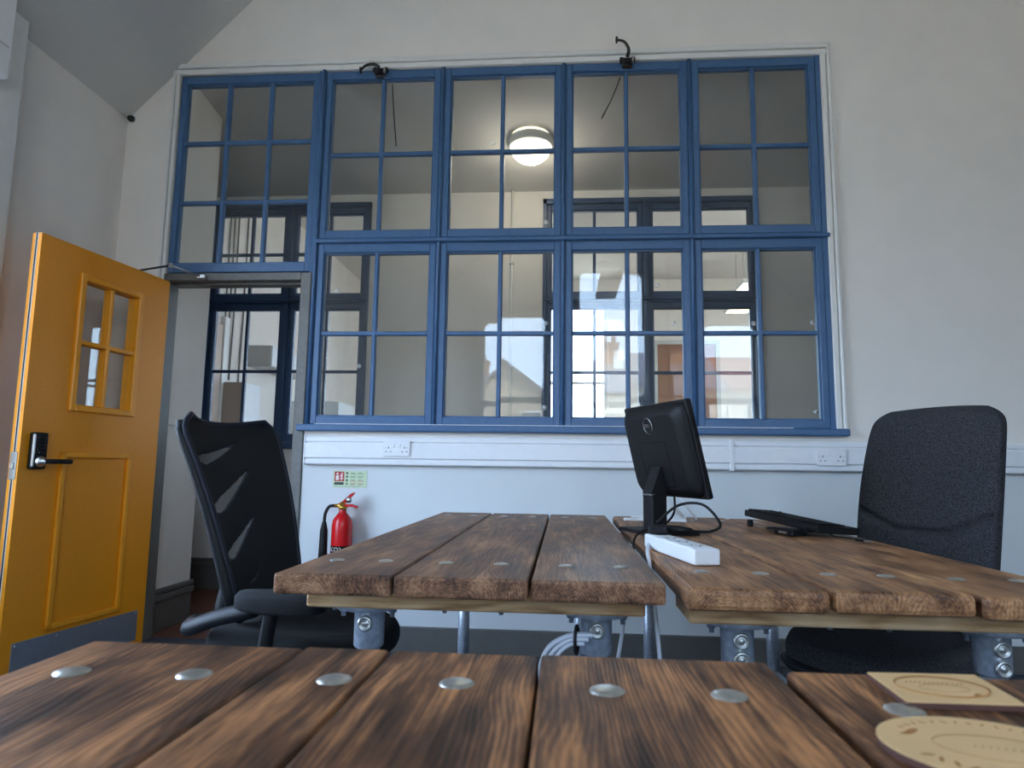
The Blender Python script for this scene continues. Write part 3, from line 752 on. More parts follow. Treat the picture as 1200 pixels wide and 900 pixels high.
b = B(); b.box(-.032, .032, -.045, .012, .004, .125, .006, 2); st = b.obj('stand_column', 'black', mon)
b = B(); b.prism([(-.045, .118), (-.045, .128), (-.012, .215), (.012, .225), (.014, .150), (.012, .118)], .060, T=Matrix.Translation((-.030, 0, 0)) @ Matrix.Rotation(PI / 2, 4, 'Z') @ Matrix.Rotation(PI / 2, 4, 'X')); b.obj('stand_neck', 'black', st)
b = B(); b.box(-.031, .031, -.047, -.030, .112, .119, .003, T=Matrix.Translation((0, -.036, .123)) @ Matrix.Rotation(.35, 4, 'X') @ Matrix.Translation((0, .036, -.112))); b.obj('stand_trim', 'steel', st)
b = B(); b.prism(rounded(-.115, .115, -.095, .085, .012, 4), .011); b.obj('stand_base', 'black', mon)
# its cables
t = thing('monitor_cable', 'black power cable hanging from the monitor into the desk gap', 'cable', (.205, -1.50, DTOP))
mp = smoothpath([(.20 - .205, -1.66 + 1.5, -.03), (.0, -.12, .004), (.03, -.05, .022), (.10, .04, .03), (.15, .10, .07), (.16, .16, .14)], 8)
B().tube(mp, .0036, 8).obj('flex', 'black', t)

# white folding wire stand behind the monitor
p0 = on_z(757, 611, DTOP)
ws = thing('folding_wire_stand', 'white folding wire laptop stand lying behind the monitor', 'stand', (p0.x, p0.y, DTOP), -.1)
for (a, c_) in (((-.09, 0, .008), (.16, .0, .008)), ((-.06, .16, .008), (.17, .16, .008))):
    B().box(a[0], c_[0], a[1] - .012, a[1] + .012, .0, .012, .004).obj('foot_bar', 'white', ws)
for (a, c_) in (((.0, .0, .012), (.12, .02, .16)), ((.15, .0, .012), (.01, .02, .15)), ((.02, .15, .012), (.15, .15, .17)), ((.16, .15, .012), (.03, .14, .15)), ((.12, .02, .16), (.15, .15, .17)), ((.20, .02, .012), (.08, .04, .17))):
    B().tube([a, c_], .0042, 8).obj('rod', 'white', ws)

# power strip with plug
pn_, pf_ = on_z(829, 663, DTOP), on_z(768, 641, DTOP)
d = (pf_ - pn_); L = d.length; ang_s = math.atan2(d.y, d.x)
ps = thing('power_strip', 'white four-way power strip lying at the edge of the warm desk', 'power strip', (pn_.x, pn_.y, DTOP), ang_s)
b = B(); b.box(0, L, -.031, .031, 0, .036, .005, 2); cs = b.obj('casing', 'white', ps)
for i in range(4):
    x = .05 + (L - .1) * i / 3
    B().box(x - .026, x + .026, -.024, .024, .0355, .037, .0007).obj('outlet', 'white', cs)
    b = B()
    for (dx, dy, a_, c_) in ((-.011, 0, .004, .002), (.011, .011, .0035, .003), (.011, -.011, .0035, .003)): b.box(x + dx - a_, x + dx + a_, dy - c_, dy + c_, .0368, .0373)
    if i < 3: b.obj('pin_hole', 'black', cs)
t = thing('white_cable', 'white flex running from the power strip down between the desks', 'cable', (.205, -1.9, .3))
wd = (pf_ - pn_).normalized(); e_ = pf_ + Vector((0, 0, .016))
pth = smoothpath([e_, e_ + wd * .03, Vector((.214, -1.86, .772)), Vector((.205, -1.98, .74)), Vector((.204, -2.12, .60)), Vector((.205, -2.20, .40)), Vector((.205, -2.22, .10)), Vector((.205, -2.1, .006))], 8)
B().tube([p - Vector((.205, -1.9, .3)) for p in pth], .0048, 8).obj('flex', 'cable', t)
pp = pn_ + wd * (L - .035)
pl = thing('plug_adapter', 'black mains plug sitting in the white power strip', 'plug', (pp.x, pp.y, DTOP + .037), ang_s - .5)
b = B(); b.box(-.026, .026, -.026, .026, .001, .024, .006, 2); b.obj('body', 'black', pl)
B().tube([(.0, -.02, .014), (.0, -.05, .014), (.0, -.085, .012)], [.012, .011, .007], 10).obj('strain_relief', 'black', pl)
B().tube(smoothpath([(0, -.085, .012), (.02, -.13, .012), (.06, -.15, .03), (.12, -.10, .075), (.14, -.03, .07), (.13, .03, .02)], 8), .0038, 8).obj('flex', 'black', pl)

# ------------------------------------------------------------------ keyboard pile
ka, kb = on_z(889, 615, DTOP), on_z(985, 634, DTOP)
ka, kb = Vector((.745, -.93, DTOP)), Vector((.862, -1.375, DTOP))
dk = kb - ka; ang_k = math.atan2(dk.y, dk.x)
kc = (ka + kb) / 2
kt = thing('keyboard', 'black computer keyboard propped on its own coiled cable', 'keyboard', (kc.x, kc.y, DTOP), ang_k)
TK = Matrix.Translation((0, .02, .036)) @ Matrix.Rotation(.05, 4, 'Y') @ Matrix.Rotation(-.06, 4, 'X')
b = B(); b.box(-.225, .225, -.075, .075, -.016, .008, .004, 2, T=TK); kbd = b.obj('case', 'black', kt)
key_me = B().box(-.0078, .0078, -.0078, .0078, 0, .006, .0015).mesh('key'); key_me.materials.append(MT['black'])
for r in range(5):
    for c_ in range(21):
        o = put('key', key_me, kbd); o.matrix_local = TK @ Matrix.Translation((-.205 + c_ * .0205, -.058 + r * .021, .0075))
for s in (-1, 1):
    B().box(s * .17 - .012, s * .17 + .012, -.07, -.055, .0, .026, .003).obj('foot', 'black', kt)
ms = thing('computer_mouse', 'black computer mouse resting behind the keyboard', 'mouse', (on_z(910, 609.5, DTOP).x, on_z(910, 609.5, DTOP).y, DTOP), ang_k)
rings = []
for j in range(9):
    u_ = j / 8; z = .036 * math.sin(u_ * PI / 2); q = math.cos(u_ * PI / 2) ** .5 if j < 8 else .03
    rings.append([(x * q - .008 * u_, y * q, z + .0005) for x, y in sup(28, .055, .031, 2.3)])
b = B().loft(rings); bd = b.obj('shell', 'black', ms); B().cyl((.028, -.004, .030), (.028, .004, .030), .009, n=14).obj('wheel', 'navy', bd)
cb_ = thing('usb_cable', 'coiled black cable with silver plug under the keyboard', 'cable', (kc.x, kc.y, DTOP))
pts = []
for i in range(60):
    a = i * .42; r_ = .05 + .012 * math.sin(i * 1.3)
    pts.append((-.04 + math.cos(a) * r_ * 1.1 + i * .0006, -.06 + math.sin(a) * r_ * 1.5 - i * .001, .006 + .009 * (i % 15) / 15))
pts += [(.05, -.24, .006), (.075, -.29, .006), (.085, -.33, .006)]
B().tube(smoothpath(pts, 3), .0026, 6).obj('flex', 'black', cb_)
b = B(); b.box(-.007, .007, -.02, .02, -.004, .004, .001, T=Matrix.Translation((.088, -.35, .0055)) @ Matrix.Rotation(.2, 4, 'Z')); pg = b.obj('plug', 'black', cb_)
b = B(); b.box(-.006, .006, -.034, -.02, -.0025, .0025, 0, T=Matrix.Translation((.088, -.35, .0055)) @ Matrix.Rotation(.2, 4, 'Z')); b.obj('plug_tip', 'steel', pg)
# small dark tray under the cable pile
tr_ = thing('docking_box', 'small black dock box beside the keyboard pile', 'dock', (.735, -1.33, DTOP), ang_k + .1)
B().box(-.045, .045, -.022, .022, .001, .022, .004, 2).obj('body', 'black', tr_); B().box(-.02, .02, -.0235, -.0215, .006, .014).obj('port', 'steel', tr_)

# ------------------------------------------------------------------ plywood plaques
pc_ = Vector((.358, -2.938, DTOP))
pq = thing('plywood_plaque', 'rectangular engraved plywood plaque on the dark plank desk', 'plaque', tuple(pc_), -.02, 'engraved plywood plaques')
b = B(); b.prism([(-.053, -.0475), (.0505, -.0425), (.056, .0475), (-.051, .0405)], .0052); b.obj('edge', 'edge', pq)
b = B(); b.prism([(-.0527, -.0472), (.0502, -.0422), (.0557, .0472), (-.0507, .0402)], .0008, T=Matrix.Translation((0, 0, .0052))); fc = b.obj('face', 'plywood', pq)
def marks(parent, spots, z):
    b = B()
    for (x, y, a, l_, w_) in spots:
        b.prism(sup(8, l_ / 2, w_ / 2, 2), .00025, T=Matrix.Translation((x, y, z)) @ Matrix.Rotation(a, 4, 'Z'))
    return b.obj('engraved_mark', 'engrave', parent)
B().tube([(math.cos(2 * PI * i / 48) * .040, math.sin(2 * PI * i / 48) * .030,   .0060) for i in range(48)], .0016, 4, closed=True, flat=.3).obj('engraved_ring', 'engrave', fc)
B().tube([(math.cos(2 * PI * i / 48) * .022 + .001, math.sin(2 * PI * i / 48) * .011 - .004, .0060) for i in range(48)], .0005, 4, closed=True, flat=.3).obj('engraved_ring', 'engrave', fc)
for m_ in ([(-.026 + .0042 * i, .012 + .001 * math.sin(i), 1.0 + .5 * math.sin(i * 2.1), .006, .0014) for i in range(13)] + [(.022, -.020, .8, .008, .006), (.019, -.024, .3, .006, .004)]): marks(fc, [m_], .0060)
oc = Vector((.318, -3.084, DTOP))
oq = thing('plywood_plaque', 'oval engraved plywood plaque on the dark plank desk', 'plaque', tuple(oc), math.radians(-12), 'engraved plywood plaques')
b = B(); b.prism(sup(64, .078, .064, 2), .0052); b.obj('edge', 'edge', oq)
b = B(); b.prism(sup(64, .0777, .0637, 2), .0008, T=Matrix.Translation((0, 0, .0052))); fc = b.obj('face', 'plywood', oq)
B().tube([(math.cos(2 * PI * i / 48) * .044 + .004, math.sin(2 * PI * i / 48) * .024, .0060) for i in range(48)], .0006, 4, closed=True, flat=.3).obj('engraved_ring', 'engrave', fc)
sp = []
for i in range(15):
    a = math.radians(150 - i * 8.5); sp.append((math.cos(a) * .064, math.sin(a) * .051, a + (.5 if i % 2 else -.4), .0065, .0017))
for i in range(12):
    a = math.radians(215 + i * 10); sp.append((math.cos(a) * .062, math.sin(a) * .048, a + (.6 if i % 3 else -.5), .010, .0030))
sp += [(-.050, .018, .9, .018, .006), (-.055, .012, .2, .010, .004), (.040, -.012, 1.3, .018, .011), (.034, -.017, .3, .012, .005)]
sp += [(-.012 + .005 * i, .001, 1.2, .005, .0008) for i in range(7)]
for m_ in sp: marks(fc, [m_], .0060)

# ------------------------------------------------------------------ fire extinguisher, sign
pe = on_y(400, 640, -.075)
fe = thing('fire_extinguisher', 'red gas fire extinguisher with black horn hung on the dado wall', 'fire extinguisher', (pe.x, -.078, .30))
pz = lambda py_: on_y(400, py_, -.078).z - .30
ztop = pz(603); R_ = .054
B().lathe([(0, .0), (.046, .0), (R_, .012), (R_, ztop - .055), (R_ * .93, ztop - .030), (R_ * .72, ztop - .010), (.026, ztop + .004), (.019, ztop + .012), (.019, ztop + .03)], (0, 0, 0), (0, 0, 1), 32).obj('cylinder', 'red', fe)
v_ = B(); v_.lathe([(.020, ztop + .028), (.024, ztop + .034), (.024, ztop + .044), (.016, ztop + .048), (.016, ztop + .066), (0, ztop + .068)], (0, 0, 0), (0, 0, 1), 16)
v_.cyl((-.045, 0, ztop + .046), (.02, 0, ztop + .046), .010, n=12); vv = v_.obj('valve', 'brass', fe)
b = B(); b.prism([(-.022, .058), (-.005, .068), (.045, .112), (.062, .118), (.058, .108), (.02, .064), (.0, .050)], .022, T=Matrix.Translation((0, .011, ztop)) @ Matrix.Rotation(PI / 2, 4, 'X')); b.obj('trigger_handle', 'red', vv)
b = B(); b.prism([(-.005, .046), (.05, .048), (.082, .036), (.078, .026), (.055, .034), (-.002, .034)], .024, T=Matrix.Translation((0, .012, ztop + .008)) @ Matrix.Rotation(PI / 2, 4, 'X')); b.obj('carry_handle', 'red', vv)
B().lathe([(.016, 0), (.016, .006), (0, .006)], (.034, -.012, ztop + .078), (0, -1, 0), 14).obj('pressure_tag', 'steel', vv)
hz = pz(622)
B().tube(smoothpath([(-.045, 0, ztop + .046), (-.075, 0, ztop + .040), (-.095, 0, ztop + .0), (-.098, 0, hz + .02)], 8), .0085, 10).obj('hose', 'black', fe)
B().lathe([(.011, .045), (.014, .03), (.018, .012), (.020, 0), (.022, -.10), (.028, -.22), (.026, -.22)], (-.098, 0, hz), (0, 0, 1), 20).obj('horn', 'black', fe)
zl = pz(641)
lb = B().lathe([(R_ + .0006, zl - .03), (R_ + .0006, zl + .010)], (0, 0, 0), (0, 0, 1), 32).obj('label_band', 'blackg', fe)
def wrapc(v):
    a = -PI / 2 + v.x / R_ - .25; r_ = R_ + .0012 + v.z
    return Vector((math.cos(a) * r_, math.sin(a) * r_, zl - .009 + v.y))
text_mesh('CO2', .030, 'signwhite', 'lettering', lb, None, wrapc)
B().box(-.03, .03, .054, .078, .22, .26, .003).obj('wall_bracket', 'black', fe)
s0, s1 = on_y(390.5, 551.5, -.002), on_y(429.5, 571.5, -.002)
sw, sh = s1.x - s0.x, s0.z - s1.z
fs = thing('extinguisher_sign', 'small pale green extinguisher notice with red panel on dado wall', 'sign', (s0.x, -.0005, s1.z))
b = B(); b.box(0, sw, -.0025, 0, 0, sh); pt = b.obj('plate', 'green', fs)
def patch(x0, x1, z0, z1, m, nm, y=-.0028): B().box(x0 * sw, x1 * sw, y, y + .0006, z0 * sh, z1 * sh).obj(nm, m, pt)
patch(.05, .335, .36, .95, 'signred', 'red_panel'); patch(.045, .325, .15, .31, 'signdark', 'heading_strip')
patch(.09, .18, .43, .72, 'signwhite', 'pictogram', -.0032); patch(.105, .165, .76, .88, 'signwhite', 'pictogram', -.0032)
for (x0, x1, z0, z1) in ((.225, .285, .62, .80), (.22, .30, .50, .58), (.235, .27, .42, .48), (.25, .30, .83, .88)): patch(x0, x1, z0, z1, 'signwhite', 'pictogram', -.0032)
for i in range(4): patch(.39, .445, .80 - .215 * i, .92 - .215 * i, 'signdark' if i < 3 else 'signink', 'symbol')
for i in range(4):
    for j in range(2):
        for k_ in range(2): patch(.52 + .22 * j, .52 + .22 * j + .13 + .04 * ((i + k_) % 2), .86 - .215 * i - .07 * k_, .89 - .215 * i - .07 * k_, 'signink' if (i + k_) % 3 else 'signred' if i > 1 else 'signink', 'print_line')
patch(.05, .8, .05, .07, 'signink', 'print_line')

# white cable bundle at the front leg
cbn = thing('cable_bundle', 'thick loop of white cables strapped to the pipe leg', 'cable', (.06, -2.14, .58))
for i in range(6):
    o_ = .0085 * (i % 3); q_ = .009 * (i // 3)
    pth = smoothpath([(.0 - o_, -.045 - q_, .055 - o_), (-.05, -.05 - q_, .052 - o_), (-.095 + o_, -.045 - q_, .02 - o_), (-.112 + o_, -.03 - q_, -.06), (-.10 + o_, -.03 - q_, -.18), (-.05 + o_, -.03 - q_, -.26), (.0, -.04 - q_, -.2)], 6)
    B().tube(pth, .0046, 8).obj('flex', 'cable', cbn)
for (x, z) in ((-.032, .045),):
    B().tube([(x + .004 * math.cos(a), -.052 + .024 * math.cos(a), z + .028 * math.sin(a)) for a in [2 * PI * i / 16 for i in range(16)]], .0035, 6, closed=True).obj('cable_tie', 'black', cbn)
B().tube([(.01 + .031 * math.cos(a), .031 * math.sin(a), -.035) for a in [2 * PI * i / 20 for i in range(20)]], .005, 6, closed=True).obj('cable_tie', 'black', cbn)
t = thing('loose_flex', 'short white flex dangling behind the cable bundle', 'cable', (.13, -2.0, .5))
B().tube(smoothpath([(.012, 0, .19), (.01, .0, .12), (-.005, .0, .03), (-.03, .0, -.1), (-.03, .0, -.4), (-.01, .05, -.494)], 5), .0048, 8).obj('flex', 'cable', t)

# ------------------------------------------------------------------ corridor
CY = 1.57; CT = .12
struct('floor_corridor', B().box(-6, 5, WT, CY, -.1, 0), 'floorw')
b = B(); b.box(-2.62, -2.365, WT, .575, 0, 3.4, 0)
struct('wall_nib', b, 'wall', 'short white wall return just inside the doorway')
b = B(); b.box(-2.365, -2.347, WT + .03, .575, 0, .20, .004); b.box(-2.365, -2.338, WT + .03, .59, .17, .21, .008, 2); b.box(-2.365, -2.341, WT + .03, .59, .215, .245, .008, 2)
struct('baseboard_nib', b, 'skirt')
b = B(); b.box(-2.365, -2.352, WT + .03, .575, 1.20, 1.22, .004, 2); struct('trim_6', b, 'wall', 'moulded dado line on the corridor wall return')
FW1 = (-2.935, -1.585); FW2 = (-.175, 1.505); FZ0, FZ1 = 1.135, 3.125
b = B()
for (x0, x1) in ((-6, FW1[0]), (FW1[1], FW2[0]), (FW2[1], 5)): b.box(x0, x1, CY, CY + CT, 0, 3.6)
for (x0, x1) in (FW1, FW2): b.box(x0, x1, CY, CY + CT, 0, FZ0); b.box(x0, x1, CY, CY + CT, FZ1, 3.6)
struct('wall_corridor', b, 'wall')
b = B(); b.box(-6, 5, CY - .018, CY, 0, .20, .004); b.box(-6, 5, CY - .026, CY, .17, .21, .008, 2); b.box(-6, 5, CY - .022, CY, .213, .24, .006, 2); struct('baseboard_corridor', b, 'skirt')
b = B(); b.grid([[(-6, WT, 3.40), (5, WT, 3.40)], [(-6, CY, 3.20), (5, CY, 3.20)]]); b.grid([[(-6, WT, 3.55), (5, WT, 3.55)], [(-6, CY, 3.55), (5, CY, 3.55)]])
struct('ceiling_corridor', b, 'ceil')
struct('wall_corridor_end', B().box(5, 5.1, 0, CY, 0, 3.6).box(-6.1, -6, WT, CY, 0, 3.6).box(-6, XL, -.0, WT, 0, 3.6).box(XR + .2, 5, 0, WT, 0, 3.6), 'wall')
wi = 10
FN = {0: 'beside the corridor nib', 1: 'over the doorway edge', 2: 'before the bright outside window', 3: 'before the brown door'}
idx = 0
for (x0, x1) in (FW1, FW2):
    xm = (x0 + x1) / 2 - (.03 if x0 > -1 else 0)
    b = B(); b.box(x0, x0 + .03, CY - .03, CY + CT, FZ0, FZ1); b.box(x1 - .03, x1, CY - .03, CY + CT, FZ0, FZ1); b.box(xm - .02, xm + .02, CY - .03, CY + CT, FZ0, FZ1)
    b.box(x0, x1, CY - .03, CY + CT, 2.28, 2.315); b.box(x0, x1, CY - .04, CY, 2.287, 2.308, .006); b.box(x0, x1, CY - .03, CY + CT, FZ1 - .04, FZ1); b.box(x0, x1, CY - .03, CY + CT, FZ0, FZ0 + .03)
    b.box(x0 - .02, x1 + .02, CY - .06, CY + .0, FZ0 - .035, FZ0, .008)
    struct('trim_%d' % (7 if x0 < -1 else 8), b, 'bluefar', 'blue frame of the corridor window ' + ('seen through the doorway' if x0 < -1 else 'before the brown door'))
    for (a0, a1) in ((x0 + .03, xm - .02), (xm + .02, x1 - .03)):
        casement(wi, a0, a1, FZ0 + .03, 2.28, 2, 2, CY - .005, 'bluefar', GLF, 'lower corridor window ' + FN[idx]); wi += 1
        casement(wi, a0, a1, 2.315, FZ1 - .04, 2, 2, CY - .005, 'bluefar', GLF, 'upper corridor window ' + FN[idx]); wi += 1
        idx += 1
# ceiling lamp
lp = on_y(622, 178, .9)
lamp = thing('ceiling_lamp', 'round lit bulkhead lamp on the corridor ceiling', 'lamp', (lp.x, .9, 3.292))
B().lathe([(.155, .012), (.16, -.005), (.16, -.04), (.150, -.052), (.145, -.045)], (0, 0, 0), (0, 0, 1), 40).obj('base', 'trimw', lamp)
B().lathe([(.146, -.045), (.142, -.075), (.125, -.110), (.09, -.142), (.045, -.160), (0, -.165)], (0, 0, 0), (0, 0, 1), 40).obj('diffuser', 'lamp', lamp)
B().tube([(.03, -.02, -.16), (.032, -.02, -.20)], .004, 8).obj('pull', 'trimw', lamp)
ld = bpy.data.lights.new('lamp_bulb', 'POINT'); ld.energy = 2.2; ld.color = (1, .90, .76); ld.shadow_soft_size = .12
lo = bpy.data.objects.new('lamp_bulb', ld); col.objects.link(lo); lo.location = (0, 0, -.20); lo.parent = lamp
# conduit and pull-cord on corridor wall
cx_ = on_y(600, 300, CY - .02).x
cdt = thing('conduit', 'thin vertical white conduit on the corridor wall', 'conduit', (cx_, CY - .02, 0))
B().cyl((0, 0, .24), (0, 0, 3.2), .011, n=12).obj('pipe', 'trimw', cdt)
for z in (.9, 1.75, 2.6): B().box(-.02, .02, -.014, .018, z - .012, z + .012, .003).obj('clip', 'trimw', cdt)

# ------------------------------------------------------------------ room beyond the corridor
BX0, BX1, BY1, BZ = -3.25, 4.6, 6.6, 3.9
Y0 = CY + CT
struct('floor_beyond', B().box(BX0, BX1, Y0, BY1, -.1, 0), 'floorw')
struct('ceiling_beyond', B().box(BX0 - .1, BX1 + .1, Y0 - .1, BY1 + .2, BZ, BZ + .1), 'ceil')
struct('wall_beyond_left', B().box(BX0 - .1, BX0, Y0, BY1, 0, BZ), 'wall')
b = B()
for (a, c, e, g) in ((Y0, 2.4, 0, BZ), (5.2, BY1, 0, BZ), (2.4, 5.2, 0, 1.0), (2.4, 5.2, 3.4, BZ)): b.box(BX1, BX1 + .1, a, c, e, g)
struct('wall_beyond_right', b, 'wall')
o_, _, _ = casement(32, 2.4, 5.2, 1.0, 3.4, 4, 2, -BX1 - .07, 'trimw', GLF, 'added unseen side window brightening the room beyond', st=.05, bar=.04)  # out-of-view window and its opening, added to bring daylight into this room
o_.rotation_euler = (0, 0, PI / 2)
portal((BX1 + .12, 3.8, 2.2), 2.8, 2.4, (PI / 2, 0, PI / 2))
struct('wall_beyond_head', B().box(BX0, BX1, CY, Y0, 3.6, BZ), 'wall')
wa, wb = on_y(622, 352, BY1), on_y(712, 352, BY1)
wins = [(wa.x, wb.x, 1.0, wa.z)]
b = B(); xs = [BX0 - .1] + [v for q in wins for v in q[:2]] + [BX1 + .1]
for i in range(0, len(xs), 2): b.box(xs[i], xs[i + 1], BY1, BY1 + .2, 0, BZ)
for (x0, x1, z0, z1) in wins: b.box(x0, x1, BY1, BY1 + .2, 0, z0); b.box(x0, x1, BY1, BY1 + .2, z1, BZ)
struct('wall_beyond_far', b, 'wall')
for i, (x0, x1, z0, z1) in enumerate(wins):
    o, _, _ = casement(30 + i, x0, x1, z0, z1, 1, 2, BY1 + .08, 'trimw', GLF, 'bright white outside window of the room beyond', st=.05, bar=.05)
    portal(((x0 + x1) / 2, BY1 + .22, (z0 + z1) / 2), x1 - x0, z1 - z0, (-PI / 2, 0, 0))
da, db = on_y(770, 404, BY1 - .02), on_y(838, 404, BY1 - .02)
t = thing('door_2', 'tall plain brown door in the room beyond', None, (da.x, BY1 - .05, 0)); t['kind'] = 'structure'
B().box(0, db.x - da.x, 0, .045, 0, da.z, .004).obj('leaf', 'brown', t); B().box(-.06, 0, -.01, .05, 0, da.z + .06).box(db.x - da.x, db.x - da.x + .06, -.01, .05, 0, da.z + .06).box(0, db.x - da.x, -.01, .05, da.z, da.z + .06).obj('frame', 'cabg', t)
B().lathe([(.02, 0), (.02, .02), (.03, .05), (0, .06)], (.08, 0, 1.05), (0, -1, 0), 14).obj('knob', 'steel', t)
def unit(name, label, cat, y0, y1, z0, z1, depth, m, mf):
    t = thing(name, label, cat, (BX0 + .002, y0, z0))
    B().box(0, depth - .018, 0, y1 - y0, 0, z1 - z0, .003).obj('carcass', m, t)
    B().box(depth - .018, depth, .003, y1 - y0 - .003, .003, z1 - z0 - .003, .002).obj('front', mf, t)
    return t
unit('wall_cupboard', 'pale grey wall cupboard in the room beyond the corridor', 'cupboard', 2.95, 4.0, 1.97, 2.19, .26, 'cabg', 'cabw')
unit('tall_cabinet', 'tall cabinet with taupe side and white door in the room beyond', 'cabinet', 2.42, 2.76, 0, 1.74, .25, 'taupe', 'cabw')
t = unit('refrigerator', 'white refrigerator with dark handle slot in the room beyond', 'refrigerator', 4.05, 4.65, 0, 1.72, .60, 'cabw', 'cabw')
B().box(.60, .604, .02, .58, 1.10, 1.115).obj('handle_slot', 'black', t)
unit('base_unit', 'pale grey base unit between tall cabinet and refrigerator', 'cabinet', 2.80, 3.9, 0, 1.25, .40, 'cabg', 'cabw')
t = thing('door_3', 'beige recessed door beside the grey cable risers', None, (BX0 + .001, 1.76, 0)); t['kind'] = 'structure'
B().box(0, .03, 0, .62, 0, 2.28, .004).obj('leaf', 'beige', t); B().box(0, .045, .62, .70, 0, 2.36).obj('frame', 'trimw', t)
for i, px_ in enumerate((266, 271, 276, 287)):
    a = on_x(px_, 340, BX0 + .02)
    t = thing('cable_riser', ('thin grey cable riser, one of three side by side beyond the corridor' if i < 3 else 'thin grey cable riser standing alone beyond the corridor'), 'cable', (BX0 + .012, a.y, 0), 0, 'cable risers')
    B().tube([(0, 0, 1.78), (0, 0, 1.9), (.004, .01, 2.4), (0, 0, BZ)], .008, 6).obj('cable', 'grey', t)
# two suspended linear lights in the room beyond
for i, (px_, py_) in enumerate(((880, 338), (868, 362))):
    a = on_y(px_, py_, 4.2 + i)
    t = thing('pendant_light', ['lit square pendant light in the room beyond', 'second square pendant light nearer the outside wall'][i], 'lamp', (a.x, a.y, a.z))
    B().box(-.16, .16, -.25, .25, 0, .05, .008).obj('housing', 'trimw', t); B().box(-.14, .14, -.22, .22, -.006, 0).obj('diffuser', 'lamp', t)
    for s in (-1, 1): B().cyl((0, s * .18, .05), (0, s * .18, BZ - a.z), .003, n=6).obj('wire', 'steel', t)

# ------------------------------------------------------------------ suspended lights of this room (mirrored in the panes)
def pend(x, y, z, label, rz=0):
    t = thing('suspended_light', label, 'lamp', (x, y, z), rz, 'unlit suspended lights')
    B().box(-.15, .15, -.62, .62, 0, .06, .01, 2).obj('housing', 'cabg', t)
    for i in range(6): B().box(-.12, .12, -.55 + .2 * i, -.45 + .2 * i, -.012, .001).obj('louvre', 'trimw', t)
    for s in (-1, 1): B().cyl((0, s * .5, .06), (0, s * .5, gable_z(x) - z - .004), .004, n=6).obj('wire', 'steel', t)
vx = on_y(716, 338, 5.75); pend(vx.x, -5.75, vx.z, 'unlit suspended light hanging before the tall gable window')
vx = on_y(586, 335, 4.6); pend(vx.x, -4.6, vx.z, 'unlit suspended light mirrored over the smaller gable window')

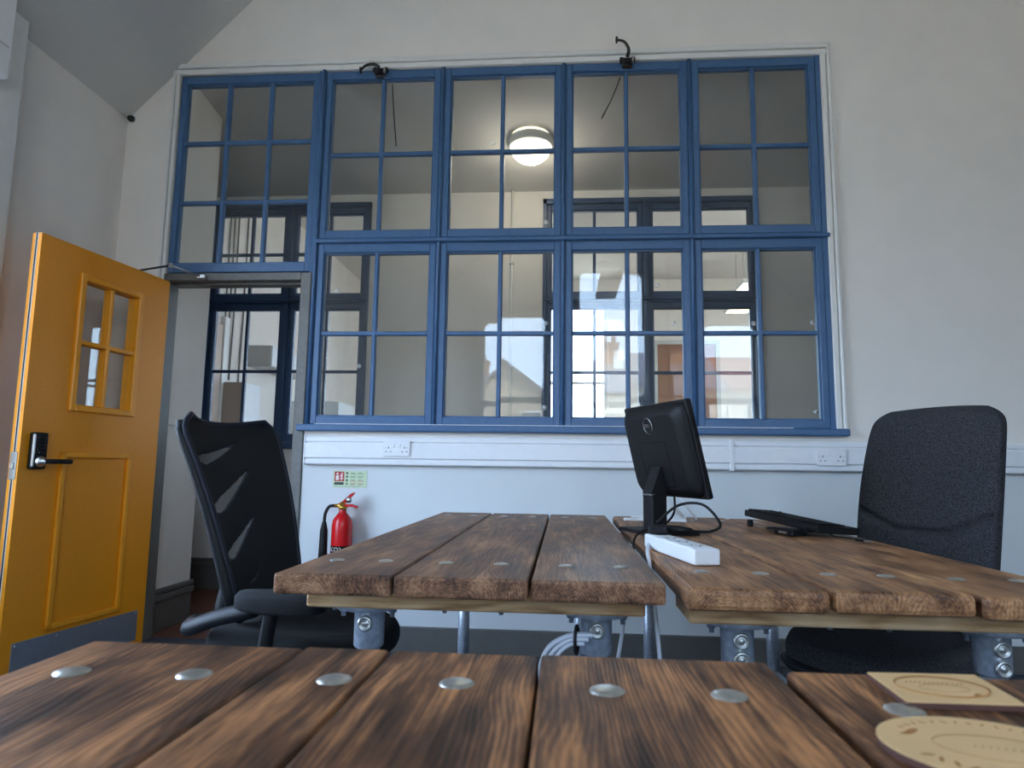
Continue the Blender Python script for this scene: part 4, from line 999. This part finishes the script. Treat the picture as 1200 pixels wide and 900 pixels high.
# ------------------------------------------------------------------ street behind: terrace mirrored in the panes
struct('ground', B().box(-60, 60, -90, YR - .25, -.6, -.35), 'tarmac')
struct('ground_left', B().box(-60, XL - .2, YR - .25, BY1 + .2, -.6, -.35), 'tarmac'); struct('ground_right', B().box(BX1 + .3, 60, YR - .25, BY1 + .2, -.6, -.35), 'tarmac')
struct('ground_front', B().box(-60, 60, BY1 + .2, 60, -.6, -.35), 'tarmac')
HY0 = -27.0
def hx(px, py): v = on_y(px, py, -HY0); return v.x, v.z
def house(label, x0, x1, eave, ridge, m, rm, chim, gable=False, nwin=3):
    y0 = HY0; y1 = HY0 - 7.5
    t = thing('terraced_house', label, 'house', ((x0 + x1) / 2, y0, -.35)); W = (x1 - x0) / 2; e = eave + .35; r = ridge + .35
    b = B()
    if gable: b.prism([(-W, 0), (W, 0), (W, e), (0, r - .12), (-W, e)], 7.5, T=Matrix.Rotation(PI / 2, 4, 'X'))
    else: b.box(-W, W, -7.5, 0, 0, e)
    b.obj('wall', m, t)
    b = B()
    if gable:
        for s in (-1, 1): b.prism([(s * (W + .25), e - .25), (s * (W + .25), e - .05), (0, r + .1), (0, r - .1)], 8.0, T=Matrix.Translation((0, .25, 0)) @ Matrix.Rotation(PI / 2, 4, 'X'))
    else:
        b.prism([(.3, e - .08), (.3, e + .05), (-3.75, r), (-7.8, e + .05), (-7.8, e - .08)], W * 2, T=Matrix.Translation((-W, 0, 0)) @ Matrix.Rotation(PI / 2, 4, 'Z') @ Matrix.Rotation(PI / 2, 4, 'X') @ Matrix.Identity(4)) if False else None
        n = [(.3, e - .05), (-3.75, r), (-7.8, e - .05), (-7.8, e - .2), (-3.75, r - .2), (.3, e - .2)]
        A = [b.bm.verts.new((-W, y, z)) for y, z in n]; C_ = [b.bm.verts.new((W, y, z)) for y, z in n]
        b.bm.faces.new(A); b.bm.faces.new(C_[::-1])
        for i in range(6): b.bm.faces.new((A[i], A[(i + 1) % 6], C_[(i + 1) % 6], C_[i]))
    b.obj('roof', rm, t)
    for cxp in chim:
        b = B(); b.box(cxp - .45, cxp + .45, -4.2, -3.3, r - .9, r + .75); b.box(cxp - .52, cxp + .52, -4.27, -3.23, r + .75, r + .85); c_ = b.obj('chimney', 'brick', t)
        for s in (-.22, .22): B().cyl((cxp + s, -3.75, r + .85), (cxp + s, -3.75, r + 1.25), .11, n=10).obj('chimney_pot', 'tile', c_)
    for i in range(nwin):
        x = -W + (2 * W) * (i + .5) / nwin
        for (z0_, z1_) in ((1.0, 2.3), (3.35, min(4.6, e - .25))):
            wf = B().box(x - .5, x + .5, -.02, .05, z0_, z1_).obj('window', 'trimw', t)
            B().box(x - .42, x - .03, .045, .06, z0_ + .08, z1_ - .08).obj('pane', 'dark', wf); B().box(x + .03, x + .42, .045, .06, z0_ + .08, z1_ - .08).obj('pane', 'dark', wf)
    return t
_, ez = hx(850, 453); _, rz_ = hx(850, 424)
xa = hx(545, 470)[0]; xb = hx(665, 470)[0]; xc = hx(855, 450)[0]
house('cream house with grey slate roof and brick chimney across the street', xb + .05, xc, ez, rz_ + .9, 'render', 'slate', ((xc - xb) / 2 - 1.0, -(xc - xb) / 2 + 2.2))
house('cream house with red tiled roof across the street', xc + .05, xc + 7.5, ez, rz_ + .9, 'render', 'tile', (2.9,))
_, ez1 = hx(600, 478); _, rz1 = hx(600, 438)
house('rubble stone gabled house across the street', xa - .9, xb - .3, ez1, rz1 + .5, 'stone', 'slate', (-1.6,), True, 2)
house('cream house with slate roof left of the stone gable', xa - 9.5, xa - 1.25, ez, rz_ + .9, 'render', 'slate', (-2.5, 2.5))
